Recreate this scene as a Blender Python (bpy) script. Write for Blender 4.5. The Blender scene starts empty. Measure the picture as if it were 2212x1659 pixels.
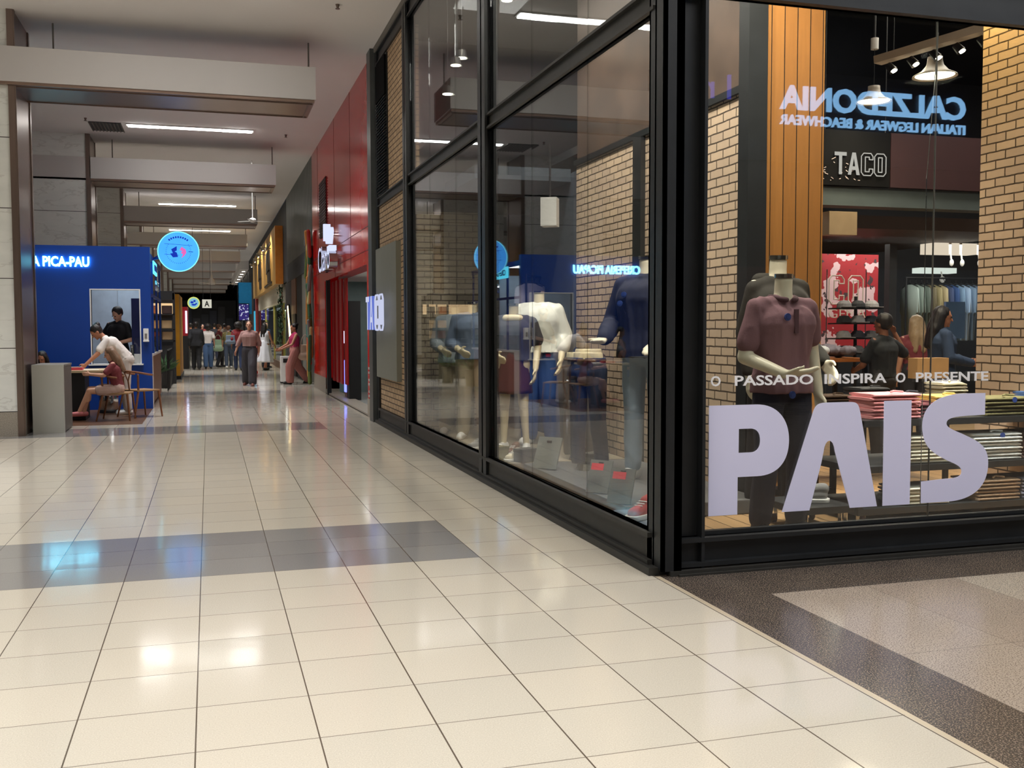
import bpy, bmesh, math, random
from mathutils import Vector, Matrix, noise
random.seed(7)
C = bpy.context.scene.collection
sc = bpy.context.scene
PI = math.pi

# ---------------------------------------------------------------- camera, world, exposure
H = 1.45
_yaw, _pitch, _roll = .29134708, .05524626, -.0024562
_f = Vector((math.sin(_yaw)*math.cos(_pitch), math.cos(_yaw)*math.cos(_pitch), -math.sin(_pitch)))
_r = Vector((math.cos(_yaw), -math.sin(_yaw), 0)); _u = _r.cross(_f)
_r2 = _r*math.cos(_roll) + _u*math.sin(_roll); _u2 = _u*math.cos(_roll) - _r*math.sin(_roll)
cam = bpy.data.cameras.new('camera'); cam.lens = 36*2181.16/2212; cam.sensor_width = 36
cam.clip_start = .05; cam.clip_end = 300
co = bpy.data.objects.new('camera', cam); C.objects.link(co)
co.matrix_world = Matrix(((_r2.x, _u2.x, -_f.x, 0), (_r2.y, _u2.y, -_f.y, 0), (_r2.z, _u2.z, -_f.z, H), (0, 0, 0, 1)))
sc.camera = co
w = bpy.data.worlds.new('world'); sc.world = w; w.use_nodes = True
w.node_tree.nodes['Background'].inputs[0].default_value = (.35, .36, .42, 1)
w.node_tree.nodes['Background'].inputs[1].default_value = .12
sc.view_settings.view_transform = 'Standard'; sc.view_settings.look = 'None'
sc.view_settings.gamma = 1; sc.view_settings.exposure = 0.0
try: sc.view_settings.use_curve_mapping = False
except Exception: pass

def lin(c):
    return tuple(((v/255)/12.92 if v/255 <= .04045 else ((v/255+.055)/1.055)**2.4) for v in c) + (1,)

def area(name, loc, sx, sy, power, col=(1, .93, .82), rot=(0, 0, 0), spread=180):
    l = bpy.data.lights.new(name, 'AREA'); l.shape = 'RECTANGLE'; l.size = sx; l.size_y = sy
    l.energy = power; l.color = col; l.spread = math.radians(spread)
    o = bpy.data.objects.new(name, l); o.location = loc; o.rotation_euler = rot; C.objects.link(o); return o
def spot(name, loc, target, power, col=(1, .9, .75), ang=60, blend=.6, size=.05):
    l = bpy.data.lights.new(name, 'SPOT'); l.energy = power; l.color = col; l.spot_size = math.radians(ang); l.spot_blend = blend
    l.shadow_soft_size = size
    o = bpy.data.objects.new(name, l); o.location = loc
    d = Vector(target)-Vector(loc); o.rotation_euler = d.to_track_quat('-Z', 'Y').to_euler(); C.objects.link(o); return o

# unseen area lights added to fill the corridor and hall
for y_, p_ in ((10.4, 60), (17.6, 130), (26.5, 170), (35.1, 160), (44.2, 160), (53.5, 170), (62.5, 170), (72.5, 170), (82, 150), (91, 150)):
    area('corridor_fill', (-.6, y_, 5.64), 4.0, 2.0, p_*.98, (1, .995, 1), spread=105)
area('corridor_fill', (-1.5, -2.6, 5.6), 7, 7, 265, (1, .985, .965), spread=120)
area('corridor_fill', (-1.5, 3.6, 5.6), 7, 3.4, 165, (1, .985, .965), spread=110)
area('corridor_fill', (-5.5, 11, 5.6), 3, 4, 210, (1, .995, 1), spread=110)
area('hall_fill', (6.5, .6, 7.8), 6, 5, 480, (1, .98, .96))
area('hall_fill', (13, -1.0, 7.8), 4, 4, 260, (1, .98, .96))

# ---------------------------------------------------------------- materials
class NT:
    def __init__(s, name):
        s.m = bpy.data.materials.new(name); s.m.use_nodes = True; s.t = s.m.node_tree; s.t.nodes.clear()
        s.out = s.n('ShaderNodeOutputMaterial')
    def n(s, typ, **kw):
        nd = s.t.nodes.new(typ)
        for k, v in kw.items(): setattr(nd, k, v)
        return nd
    def l(s, a, b): s.t.links.new(a, b)
    def val(s, x, sock):
        if hasattr(x, 'is_output') or isinstance(x, bpy.types.NodeSocket): s.l(x, sock)
        else: sock.default_value = x
    def math(s, op, a, b=0.0, c=None):
        nd = s.n('ShaderNodeMath', operation=op); s.val(a, nd.inputs[0]); s.val(b, nd.inputs[1])
        if c is not None: s.val(c, nd.inputs[2])
        return nd.outputs[0]
    def mix(s, f, a, b):
        nd = s.n('ShaderNodeMix', data_type='RGBA'); s.val(f, nd.inputs[0]); s.val(a, nd.inputs[6]); s.val(b, nd.inputs[7]); return nd.outputs[2]
    def pos(s):
        g = s.n('ShaderNodeNewGeometry'); sp = s.n('ShaderNodeSeparateXYZ'); s.l(g.outputs['Position'], sp.inputs[0]); return g, sp
    def noise(s, scale, detail=2, vec=None):
        nd = s.n('ShaderNodeTexNoise'); nd.inputs['Scale'].default_value = scale; nd.inputs['Detail'].default_value = detail
        if vec is None:
            tc = s.n('ShaderNodeTexCoord'); vec = tc.outputs['Object']
        s.l(vec, nd.inputs['Vector']); return nd.outputs['Fac']
    def pbsdf(s, rough=.5, metal=0, spec=.5):
        p = s.n('ShaderNodeBsdfPrincipled'); s.val(rough, p.inputs['Roughness']); s.val(metal, p.inputs['Metallic'])
        p.inputs['Specular IOR Level'].default_value = spec; s.l(p.outputs[0], s.out.inputs[0]); return p

_mc = {}
def mat(name, col, rough=.5, metal=0, var=.12, scale=6, bump=0, bscale=40, spec=.5, emit=None, es=0, stretch=None):
    if name in _mc: return _mc[name]
    t = NT(name); p = t.pbsdf(rough, metal, spec)
    vec = None
    if stretch:
        tc = t.n('ShaderNodeTexCoord'); mp = t.n('ShaderNodeMapping'); mp.inputs['Scale'].default_value = stretch
        t.l(tc.outputs['Object'], mp.inputs[0]); vec = mp.outputs[0]
    f = t.noise(scale, 3, vec)
    c = lin(col); a = tuple(x*(1-var*1.6) for x in c[:3])+(1,); b = tuple(min(1, x*(1+var*1.6)) for x in c[:3])+(1,)
    t.l(t.mix(f, a, b), p.inputs['Base Color'])
    if bump:
        bp = t.n('ShaderNodeBump'); bp.inputs['Strength'].default_value = bump; bp.inputs['Distance'].default_value = .01
        t.l(t.noise(bscale, 4), bp.inputs['Height']); t.l(bp.outputs[0], p.inputs['Normal'])
    if emit:
        p.inputs['Emission Color'].default_value = lin(emit); p.inputs['Emission Strength'].default_value = es
    _mc[name] = t.m; return t.m

def glow(name, col, es):
    if name in _mc: return _mc[name]
    t = NT(name); e = t.n('ShaderNodeEmission'); e.inputs[0].default_value = lin(col); e.inputs[1].default_value = es
    t.l(e.outputs[0], t.out.inputs[0]); _mc[name] = t.m; return t.m

def glass(name, tint=(205, 212, 210), dim=.9, k=1.0):
    t = NT(name); g = t.n('ShaderNodeNewGeometry'); dp = t.n('ShaderNodeVectorMath', operation='DOT_PRODUCT')
    t.l(g.outputs['Incoming'], dp.inputs[0]); t.l(g.outputs['Normal'], dp.inputs[1])
    c = t.math('ABSOLUTE', dp.outputs['Value']); q = t.math('POWER', t.math('SUBTRACT', 1.0, c), 5.0)
    F = t.math('MULTIPLY', t.math('ADD', t.math('MULTIPLY', q, .94), .05), k)
    tr = t.n('ShaderNodeBsdfTransparent'); tc = lin(tint); tr.inputs[0].default_value = tuple(math.sqrt(x)*dim for x in tc[:3])+(1,)
    gl = t.n('ShaderNodeBsdfGlossy'); gl.inputs['Roughness'].default_value = 0.0; gl.inputs[0].default_value = (.95, .97, 1, 1)
    mx = t.n('ShaderNodeMixShader'); t.l(F, mx.inputs[0]); t.l(tr.outputs[0], mx.inputs[1]); t.l(gl.outputs[0], mx.inputs[2])
    t.l(mx.outputs[0], t.out.inputs[0]); _mc[name] = t.m; return t.m

def tile_floor():
    t = NT('cream_floor_tiles'); g, sp = t.pos()
    X, Y = sp.outputs[0], sp.outputs[1]
    u = t.math('DIVIDE', t.math('ADD', X, 100*.4225+.07), .4225); v = t.math('DIVIDE', t.math('ADD', Y, 100*.4285-3.13), .4285)
    fu, fv = t.math('FRACT', u), t.math('FRACT', v)
    iu, iv = t.math('FLOOR', u), t.math('FLOOR', v)
    eu = t.math('MINIMUM', fu, t.math('SUBTRACT', 1.0, fu)); ev = t.math('MINIMUM', fv, t.math('SUBTRACT', 1.0, fv))
    cmb = t.n('ShaderNodeCombineXYZ'); t.l(iu, cmb.inputs[0]); t.l(iv, cmb.inputs[1])
    wn = t.n('ShaderNodeTexWhiteNoise', noise_dimensions='2D'); t.l(cmb.outputs[0], wn.inputs['Vector'])
    # joint width varies from tile to tile
    wn2 = t.n('ShaderNodeTexWhiteNoise', noise_dimensions='1D'); t.l(iu, wn2.inputs['W'])
    wu = t.math('MULTIPLY_ADD', wn2.outputs[0], .004, .0055)
    gu = t.math('LESS_THAN', eu, wu); gv = t.math('LESS_THAN', ev, .0062)
    gr = t.math('MAXIMUM', t.math('MULTIPLY', gu, .95), t.math('MULTIPLY', gv, .75))
    pos = g.outputs['Position']
    sp1 = t.noise(190, 2, pos); sp2 = t.noise(.55, 3, pos)
    base = t.mix(wn.outputs[0], lin((208, 200, 184)), lin((200, 194, 180)))
    base = t.mix(t.math('MULTIPLY', sp2, .5), base, lin((206, 195, 179)))
    spk = t.math('GREATER_THAN', sp1, .60); base = t.mix(t.math('MULTIPLY', spk, .20), base, lin((150, 135, 112)))
    spk2 = t.math('LESS_THAN', sp1, .40); base = t.mix(t.math('MULTIPLY', spk2, .25), base, lin((240, 232, 215)))
    # grey inlay bands: Y ranges, ending at X 1.62
    inx = t.math('LESS_THAN', X, 1.62)
    band = None
    for a, b in ((6.13, 7.415), (14.70, 15.84), (23.27, 24.4), (31.8, 33.0), (40.4, 41.6), (49, 50.2), (57.5, 58.7), (66.3, 67.5), (75.2, 76.4), (84, 85.2)):
        k = t.math('MULTIPLY', t.math('GREATER_THAN', Y, a), t.math('LESS_THAN', Y, b))
        band = k if band is None else t.math('ADD', band, k)
    band = t.math('MULTIPLY', band, inx)
    gcol = t.mix(t.math('MULTIPLY', spk, .35), t.mix(wn.outputs[0], lin((136, 134, 133)), lin((148, 146, 143))), lin((104, 102, 101)))
    base = t.mix(band, base, gcol)
    base = t.mix(gr, base, lin((84, 72, 60)))
    p = t.pbsdf(.2, 0, .5); t.l(base, p.inputs['Base Color'])
    n3 = t.noise(2.2, 2, pos); t.l(t.math('MULTIPLY_ADD', n3, .10, .05), p.inputs['Roughness'])
    hgt = t.math('ADD', t.math('MULTIPLY', t.noise(7, 2, pos), .25), t.math('MULTIPLY', gr, -.6))
    bp = t.n('ShaderNodeBump'); bp.inputs['Strength'].default_value = .22; bp.inputs['Distance'].default_value = .006
    t.l(hgt, bp.inputs['Height'])
    # each tile is laid very slightly out of level
    vm = t.n('ShaderNodeVectorMath', operation='SUBTRACT'); t.l(wn.outputs['Color'], vm.inputs[0]); vm.inputs[1].default_value = (.5, .5, .5)
    sc_ = t.n('ShaderNodeVectorMath', operation='SCALE'); t.l(vm.outputs[0], sc_.inputs[0]); sc_.inputs['Scale'].default_value = .006
    ad = t.n('ShaderNodeVectorMath', operation='ADD'); t.l(bp.outputs[0], ad.inputs[0]); t.l(sc_.outputs[0], ad.inputs[1])
    t.l(ad.outputs[0], p.inputs['Normal']); return t.m

def terrazzo():
    t = NT('brown_terrazzo_slabs'); g, sp = t.pos(); X, Y = sp.outputs[0], sp.outputs[1]; pos = g.outputs['Position']
    s1 = t.noise(150, 3, pos); s2 = t.noise(230, 1, pos)
    u = t.math('DIVIDE', t.math('ADD', X, 60-2.91), .6); v = t.math('DIVIDE', t.math('ADD', Y, 115-3.52), 1.28)
    cmb = t.n('ShaderNodeCombineXYZ'); t.l(t.math('FLOOR', u), cmb.inputs[0]); t.l(t.math('FLOOR', v), cmb.inputs[1])
    wn = t.n('ShaderNodeTexWhiteNoise', noise_dimensions='2D'); t.l(cmb.outputs[0], wn.inputs['Vector'])
    fu, fv = t.math('FRACT', u), t.math('FRACT', v)
    j = t.math('MAXIMUM', t.math('LESS_THAN', fu, .006), t.math('LESS_THAN', fv, .003))
    light = t.mix(wn.outputs[0], lin((158, 143, 130)), lin((180, 170, 156)))
    light = t.mix(t.math('GREATER_THAN', s1, .56), light, lin((105, 92, 84)))
    dark = t.mix(wn.outputs[0], lin((62, 55, 50)), lin((72, 65, 60)))
    dark = t.mix(t.math('GREATER_THAN', s1, .56), dark, lin((140, 126, 112)))
    dark = t.mix(t.math('GREATER_THAN', s2, .62), dark, lin((52, 45, 42)))
    isd = t.math('MAXIMUM', t.math('LESS_THAN', X, 2.91), t.math('GREATER_THAN', Y, 4.80))
    base = t.mix(isd, light, dark); base = t.mix(t.math('MULTIPLY', j, .6), base, lin((70, 60, 54)))
    edge = t.math('LESS_THAN', X, 2.50); base = t.mix(edge, base, lin((196, 182, 158)))
    p = t.pbsdf(.2, 0, .5); t.l(base, p.inputs['Base Color'])
    t.l(t.math('MULTIPLY_ADD', t.noise(3, 2, pos), .15, .12), p.inputs['Roughness'])
    bp = t.n('ShaderNodeBump'); bp.inputs['Strength'].default_value = .08; bp.inputs['Distance'].default_value = .004
    t.l(t.noise(9, 2, pos), bp.inputs['Height']); t.l(bp.outputs[0], p.inputs['Normal']); return t.m

def brick(name, axis, c1, c2, mortar, bw=.205, bh=.062, ms=.011):
    t = NT(name); g, sp = t.pos(); cmb = t.n('ShaderNodeCombineXYZ')
    t.l(sp.outputs[1 if axis == 'X' else 0], cmb.inputs[0]); t.l(sp.outputs[2], cmb.inputs[1])
    nz = t.n('ShaderNodeTexNoise'); nz.inputs['Scale'].default_value = 9; t.l(g.outputs['Position'], nz.inputs['Vector'])
    sv = t.n('ShaderNodeVectorMath', operation='SCALE'); t.l(nz.outputs['Color'], sv.inputs[0]); sv.inputs['Scale'].default_value = .012
    av = t.n('ShaderNodeVectorMath', operation='ADD'); t.l(cmb.outputs[0], av.inputs[0]); t.l(sv.outputs[0], av.inputs[1])
    b = t.n('ShaderNodeTexBrick'); t.l(av.outputs[0], b.inputs['Vector']); b.inputs['Scale'].default_value = 1
    b.inputs['Brick Width'].default_value = bw+ms; b.inputs['Row Height'].default_value = bh+ms
    b.inputs['Mortar Size'].default_value = ms/2; b.inputs['Mortar Smooth'].default_value = .15; b.inputs['Bias'].default_value = -.1
    b.inputs['Color1'].default_value = lin(c1); b.inputs['Color2'].default_value = lin(c2); b.inputs['Mortar'].default_value = lin(mortar)
    p = t.pbsdf(.75, 0, .3)
    mo = t.math('MULTIPLY', t.noise(22, 3, g.outputs['Position']), .35)
    t.l(t.mix(mo, b.outputs['Color'], lin(tuple(int(x*.72) for x in c1))), p.inputs['Base Color'])
    bp = t.n('ShaderNodeBump'); bp.inputs['Strength'].default_value = .8; bp.inputs['Distance'].default_value = .012
    h = t.math('ADD', t.math('SUBTRACT', 1.0, b.outputs['Fac']), t.math('MULTIPLY', t.noise(70, 3, g.outputs['Position']), .15))
    t.l(h, bp.inputs['Height']); t.l(bp.outputs[0], p.inputs['Normal']); return t.m

def planks(name, c1, c2, axis, wid, rough=.45, horiz=False):
    """boards side by side; axis = world axis across the boards"""
    t = NT(name); g, sp = t.pos(); i = {'X': 0, 'Y': 1, 'Z': 2}[axis]
    u = t.math('DIVIDE', t.math('ADD', sp.outputs[i], 50), wid); fl = t.math('FLOOR', u); fr = t.math('FRACT', u)
    wn = t.n('ShaderNodeTexWhiteNoise', noise_dimensions='1D'); t.l(fl, wn.inputs['W'])
    mp = t.n('ShaderNodeMapping'); s = [2.0, 2.0, 2.0]; s[i] = 30.0; mp.inputs['Scale'].default_value = s; t.l(g.outputs['Position'], mp.inputs[0])
    gr = t.noise(1.5, 5, mp.outputs[0])
    c = t.mix(wn.outputs[0], lin(c1), lin(c2)); c = t.mix(t.math('MULTIPLY', gr, .45), c, lin(tuple(int(x*.6) for x in c1)))
    j = t.math('LESS_THAN', fr, .008/wid); c = t.mix(j, c, lin((20, 14, 10)))
    p = t.pbsdf(rough, 0, .4); t.l(c, p.inputs['Base Color']); return t.m

def marble():
    t = NT('pale_marble'); g, sp = t.pos()
    mp = t.n('ShaderNodeMapping'); mp.inputs['Scale'].default_value = (1, 1, 3); mp.inputs['Rotation'].default_value = (0, .5, 0); t.l(g.outputs['Position'], mp.inputs[0])
    a = t.noise(1.3, 8, mp.outputs[0]); v = t.math('ABSOLUTE', t.math('SUBTRACT', a, .5)); v = t.math('LESS_THAN', v, .012)
    c = t.mix(t.noise(2.5, 4, mp.outputs[0]), lin((212, 214, 210)), lin((232, 233, 228))); c = t.mix(t.math('MULTIPLY', v, .22), c, lin((150, 144, 136)))
    fz = t.math('FRACT', t.math('DIVIDE', t.math('ADD', sp.outputs[2], -.25+9.4), .94)); c = t.mix(t.math('LESS_THAN', fz, .012), c, lin((50, 46, 42)))
    p = t.pbsdf(.3, 0, .5); t.l(c, p.inputs['Base Color']); return t.m

M = {}
M['floor'] = tile_floor(); M['terrazzo'] = terrazzo(); M['marble'] = marble()
M['ceil'] = mat('ceiling_paint', (226, 222, 220), .8, var=.03, scale=.6)
M['beam'] = mat('beam_paint', (196, 192, 190), .7, var=.04, scale=.8)
M['soffit'] = mat('brushed_bronze', (150, 128, 116), .28, .85, var=.06, scale=3, stretch=(1, 30, 30))
M['bronze'] = mat('brown_brushed_metal', (128, 112, 104), .3, .8, var=.1, scale=3, stretch=(30, 30, .5))
M['granite'] = mat('speckled_granite', (150, 142, 130), .4, var=.5, scale=90)
M['steel'] = mat('black_steel', (34, 36, 38), .42, .15, var=.25, scale=5, spec=.5)
M['steelg'] = mat('dusty_black_steel', (46, 45, 42), .5, .1, var=.2, scale=8)
M['glassL'] = glass('side_shop_glass', (222, 226, 222), .95, 1.05)
M['glassF'] = glass('front_shop_glass', (225, 228, 222), .97, 1.0)
M['glassK'] = glass('case_glass', (220, 228, 232), .96, .8)
M['brickX'] = brick('cream_brick', 'X', (208, 184, 158), (188, 166, 146), (44, 32, 25), ms=.014)
M['brickX2'] = brick('cream_brick_outer', 'X', (200, 170, 134), (178, 150, 118), (50, 34, 24), ms=.014)
M['brickY'] = brick('cream_brick_back', 'Y', (196, 182, 156), (180, 166, 144), (80, 62, 48), ms=.014)
M['woodclad'] = planks('oak_boards', (176, 122, 62), (160, 108, 54), 'X', .119)
M['woodfloor'] = planks('floor_boards', (196, 160, 116), (172, 138, 98), 'X', .16, .4)
M['darkfloor'] = mat('grey_shop_floor', (96, 94, 90), .5, var=.1, scale=2)
M['rust'] = mat('brown_weathered_sheet', (84, 68, 58), .5, .2, var=.35, scale=3)
M['louvre'] = mat('black_louvre', (14, 14, 14), .95, spec=.1)
M['signgrey'] = mat('grey_sign_board', (128, 128, 116), .6, var=.04)
M['darkwall'] = mat('charcoal_wall', (52, 55, 60), .8, var=.08)
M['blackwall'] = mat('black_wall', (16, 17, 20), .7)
M['white'] = mat('white_plastic', (225, 225, 222), .4, var=.03)
M['cream'] = mat('mannequin_cream', (226, 212, 178), .38, var=.03, scale=3)
M['creamw'] = mat('mannequin_ivory', (226, 218, 196), .35, var=.03, scale=3)
M['chrome'] = mat('chrome', (200, 200, 200), .15, 1, var=.03)
M['black'] = mat('matt_black', (22, 22, 24), .5, var=.1)
M['red'] = mat('gloss_red_panel', (196, 10, 16), .14, var=.05, scale=1, spec=.14)
M['blue'] = mat('kiosk_blue', (2, 56, 140), .4, var=.06, scale=2)
M['navy'] = mat('kiosk_navy', (8, 24, 84), .45)
M['walnut'] = mat('walnut_wood', (120, 74, 44), .45, var=.25, scale=3, stretch=(2, 2, 25))
M['wallgrey'] = mat('corridor_wall_paint', (120, 116, 110), .8, var=.05, scale=1)
M['lampglow'] = glow('lamp_diffuser', (255, 253, 248), 26)
M['lampdim'] = glow('lamp_diffuser_middle', (255, 252, 246), 10)
M['downglow'] = glow('downlight_bulb', (255, 246, 228), 40)
M['lamphot'] = glow('lamp_bulb', (255, 244, 220), 18)
# ---------------------------------------------------------------- helpers
def tag(o, label=None, cat=None, group=None, kind=None):
    if label: o['label'] = label
    if cat: o['category'] = cat
    if group: o['group'] = group
    if kind: o['kind'] = kind
    return o
def thing(name, label, cat, loc=(0, 0, 0), rz=0, group=None):
    o = bpy.data.objects.new(name, None); o.empty_display_size = .1; C.objects.link(o)
    o.location = loc; o.rotation_euler = (0, 0, rz); return tag(o, label, cat, group)
def link(name, me, m, parent=None, smooth=False):
    if m and not me.materials: me.materials.append(m)
    if smooth:
        for p in me.polygons: p.use_smooth = True
    o = bpy.data.objects.new(name, me); C.objects.link(o)
    if parent: o.parent = parent
    return o
class MB:
    def __init__(s): s.bm = bmesh.new()
    def box(s, x0, x1, y0, y1, z0, z1, bev=0):
        g = bmesh.ops.create_cube(s.bm, size=1)['verts']
        for v in g: v.co = Vector((x0+(v.co.x+.5)*(x1-x0), y0+(v.co.y+.5)*(y1-y0), z0+(v.co.z+.5)*(z1-z0)))
        if bev:
            ed = list({e for v in g for e in v.link_edges}); bmesh.ops.bevel(s.bm, geom=ed, offset=bev, segments=2, affect='EDGES', profile=.7)
        return s
    def obox(s, c, size, rot=None, bev=0):
        g = bmesh.ops.create_cube(s.bm, size=1)['verts']; R = rot.to_matrix() if rot is not None else Matrix.Identity(3)
        for v in g: v.co = R @ Vector((v.co.x*size[0], v.co.y*size[1], v.co.z*size[2])) + Vector(c)
        if bev:
            ed = list({e for v in g for e in v.link_edges}); bmesh.ops.bevel(s.bm, geom=ed, offset=bev, segments=2, affect='EDGES', profile=.7)
        return s
    def cyl(s, a, b, r, r2=None, n=16):
        a, b = Vector(a), Vector(b); d = b-a; r2 = r if r2 is None else r2
        mt = Matrix.Translation((a+b)/2) @ d.to_track_quat('Z', 'Y').to_matrix().to_4x4()
        bmesh.ops.create_cone(s.bm, cap_ends=True, segments=n, radius1=max(r, 1e-4), radius2=max(r2, 1e-4), depth=d.length, matrix=mt); return s
    def cap(s, a, b, ra, rb, n=12, k=4):
        a, b = Vector(a), Vector(b); d = b-a; L = d.length
        if L < 1e-5: d = Vector((0, 0, 1)); L = 1e-5; b = a+d*L
        q = d.to_track_quat('Z', 'Y').to_matrix(); rings = []
        prof = [(-math.sin(PI/2*(1-i/k))*ra, math.cos(PI/2*(1-i/k))*ra) for i in range(1, k+1)] + [(L+math.sin(PI/2*i/k)*rb, math.cos(PI/2*i/k)*rb) for i in range(0, k)]
        for z, r in prof: rings.append([s.bm.verts.new(a + q @ Vector((r*math.cos(2*PI*j/n), r*math.sin(2*PI*j/n), z))) for j in range(n)])
        p0 = s.bm.verts.new(a + q @ Vector((0, 0, -ra))); p1 = s.bm.verts.new(a + q @ Vector((0, 0, L+rb)))
        for i in range(len(rings)-1):
            for j in range(n): s.bm.faces.new((rings[i][j], rings[i][(j+1) % n], rings[i+1][(j+1) % n], rings[i+1][j]))
        for j in range(n):
            s.bm.faces.new((p0, rings[0][(j+1) % n], rings[0][j])); s.bm.faces.new((p1, rings[-1][j], rings[-1][(j+1) % n]))
        return s
    def tube(s, pts, r, n=8):
        for i in range(len(pts)-1): s.cap(pts[i], pts[i+1], r, r, n, 2)
        return s
    def ell(s, c, r, rot=None, n=14):
        g = bmesh.ops.create_uvsphere(s.bm, u_segments=n, v_segments=max(8, n*2//3), radius=1)['verts']; R = rot.to_matrix() if rot is not None else Matrix.Identity(3)
        for v in g: v.co = R @ Vector((v.co.x*r[0], v.co.y*r[1], v.co.z*r[2])) + Vector(c)
        return s
    def lathe(s, prof, c=(0, 0, 0), n=28):
        c = Vector(c); rings = []
        for r, z in prof: rings.append([s.bm.verts.new(c+Vector((max(r, 1e-4)*math.cos(2*PI*j/n), max(r, 1e-4)*math.sin(2*PI*j/n), z))) for j in range(n)])
        for i in range(len(rings)-1):
            for j in range(n): s.bm.faces.new((rings[i][j], rings[i][(j+1) % n], rings[i+1][(j+1) % n], rings[i+1][j]))
        return s
    def prism(s, pts, w):
        """closed outline pts (3-D, planar) extruded by vector w"""
        w = Vector(w); a = [s.bm.verts.new(p) for p in pts]; b = [s.bm.verts.new(Vector(p)+w) for p in pts]; n = len(pts)
        s.bm.faces.new(a); s.bm.faces.new(list(reversed(b)))
        for i in range(n): s.bm.faces.new((a[i], b[i], b[(i+1) % n], a[(i+1) % n]))
        return s
    def build(s, name, m, parent=None, smooth=False):
        bmesh.ops.recalc_face_normals(s.bm, faces=s.bm.faces)
        me = bpy.data.meshes.new(name); s.bm.to_mesh(me); s.bm.free(); return link(name, me, m, parent, smooth)
def bx(name, m, *a, parent=None, bev=0): return MB().box(*a, bev=bev).build(name, m, parent)
def struct(name, m, *a): return tag(bx(name, m, *a), kind='structure')

def curve_mesh(cu):
    o = bpy.data.objects.new('tmp', cu); C.objects.link(o)
    dg = bpy.context.evaluated_depsgraph_get(); me = bpy.data.meshes.new_from_object(o.evaluated_get(dg)); bpy.data.objects.remove(o); return me
def place(o, origin, xdir, up):
    x = Vector(xdir).normalized(); y = Vector(up).normalized(); z = x.cross(y)
    o.matrix_basis = Matrix(((x.x, y.x, z.x, origin[0]), (x.y, y.y, z.y, origin[1]), (x.z, y.z, z.z, origin[2]), (0, 0, 0, 1))); return o
def text_me(s, size, ext=.01, bold=0.0, align='LEFT', sx=1.0, spacing=1.0, outline=0):
    cu = bpy.data.curves.new('t', 'FONT'); cu.body = s; cu.size = size; cu.extrude = ext; cu.offset = bold*size; cu.align_x = align; cu.space_character = spacing
    cu.resolution_u = 3
    if outline: cu.fill_mode = 'NONE'; cu.bevel_depth = outline; cu.extrude = 0; cu.bevel_resolution = 0
    me = curve_mesh(cu); 
    if sx != 1.0:
        for v in me.vertices: v.co.x *= sx
    return me
def fit_text(s, width, height, ext=.01, bold=0.0, spacing=1.0, outline=0):
    """text mesh scaled so its outline fills width x height, lower left at 0,0"""
    me = text_me(s, 1.0, ext, bold, spacing=spacing, outline=outline/height if outline else 0)
    xs = [v.co.x for v in me.vertices]; ys = [v.co.y for v in me.vertices]
    x0, x1, y0, y1 = min(xs), max(xs), min(ys), max(ys)
    for v in me.vertices: v.co = Vector(((v.co.x-x0)/(x1-x0)*width, (v.co.y-y0)/(y1-y0)*height, v.co.z if not outline else v.co.z*height)); 
    return me
def poly_me(splines, ext=.002):
    cu = bpy.data.curves.new('p', 'CURVE'); cu.dimensions = '2D'; cu.fill_mode = 'BOTH'; cu.extrude = ext
    for pts in splines:
        sp = cu.splines.new('POLY'); sp.points.add(len(pts)-1); sp.use_cyclic_u = True
        for i, p in enumerate(pts): sp.points[i].co = (p[0], p[1], 0, 1)
    return curve_mesh(cu)
def copy_tree(o, parent=None):
    c = o.copy(); C.objects.link(c)
    if parent: c.parent = parent
    for ch in list(o.children): copy_tree(ch, c)
    return c
ORD = ['topmost', 'second', 'third', 'fourth', 'fifth', 'sixth', 'seventh', 'eighth', 'ninth', 'tenth', 'eleventh', 'twelfth', 'thirteenth', 'fourteenth', 'fifteenth', 'sixteenth', 'seventeenth', 'eighteenth']

def blob(name, mb, vox, m, parent=None, smooth=4, cuts=(), wr=0, wsc=9, seed=0, stretch=(1, 1, .35)):
    """melt overlapping closed shapes into one continuous skin"""
    me = bpy.data.meshes.new(name); bmesh.ops.recalc_face_normals(mb.bm, faces=mb.bm.faces); mb.bm.to_mesh(me); mb.bm.free()
    o = bpy.data.objects.new('tmp', me); C.objects.link(o)
    r = o.modifiers.new('r', 'REMESH'); r.mode = 'VOXEL'; r.voxel_size = vox
    if smooth: s_ = o.modifiers.new('s', 'SMOOTH'); s_.factor = .5; s_.iterations = smooth
    dg = bpy.context.evaluated_depsgraph_get(); m2 = bpy.data.meshes.new_from_object(o.evaluated_get(dg)); bpy.data.objects.remove(o)
    bm = bmesh.new(); bm.from_mesh(m2)
    for p, n in cuts:
        g = bmesh.ops.bisect_plane(bm, geom=bm.verts[:]+bm.edges[:]+bm.faces[:], plane_co=p, plane_no=n, clear_outer=True)
        ed = [e for e in g['geom_cut'] if isinstance(e, bmesh.types.BMEdge)]
        if ed: bmesh.ops.contextual_create(bm, geom=ed) if False else bmesh.ops.holes_fill(bm, edges=ed, sides=0)
    if wr:
        bm.normal_update()
        for v in bm.verts:
            q = Vector((v.co.x*stretch[0], v.co.y*stretch[1], v.co.z*stretch[2]+.6*v.co.x))*wsc+Vector((seed*3.1, seed*1.7, seed))
            a = 1-abs(noise.noise(q))*2; v.co += v.normal*(wr*(a*abs(a)))
    bm.to_mesh(m2); bm.free(); m2.materials.clear()
    return link(name, m2, m, parent, True)

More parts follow.
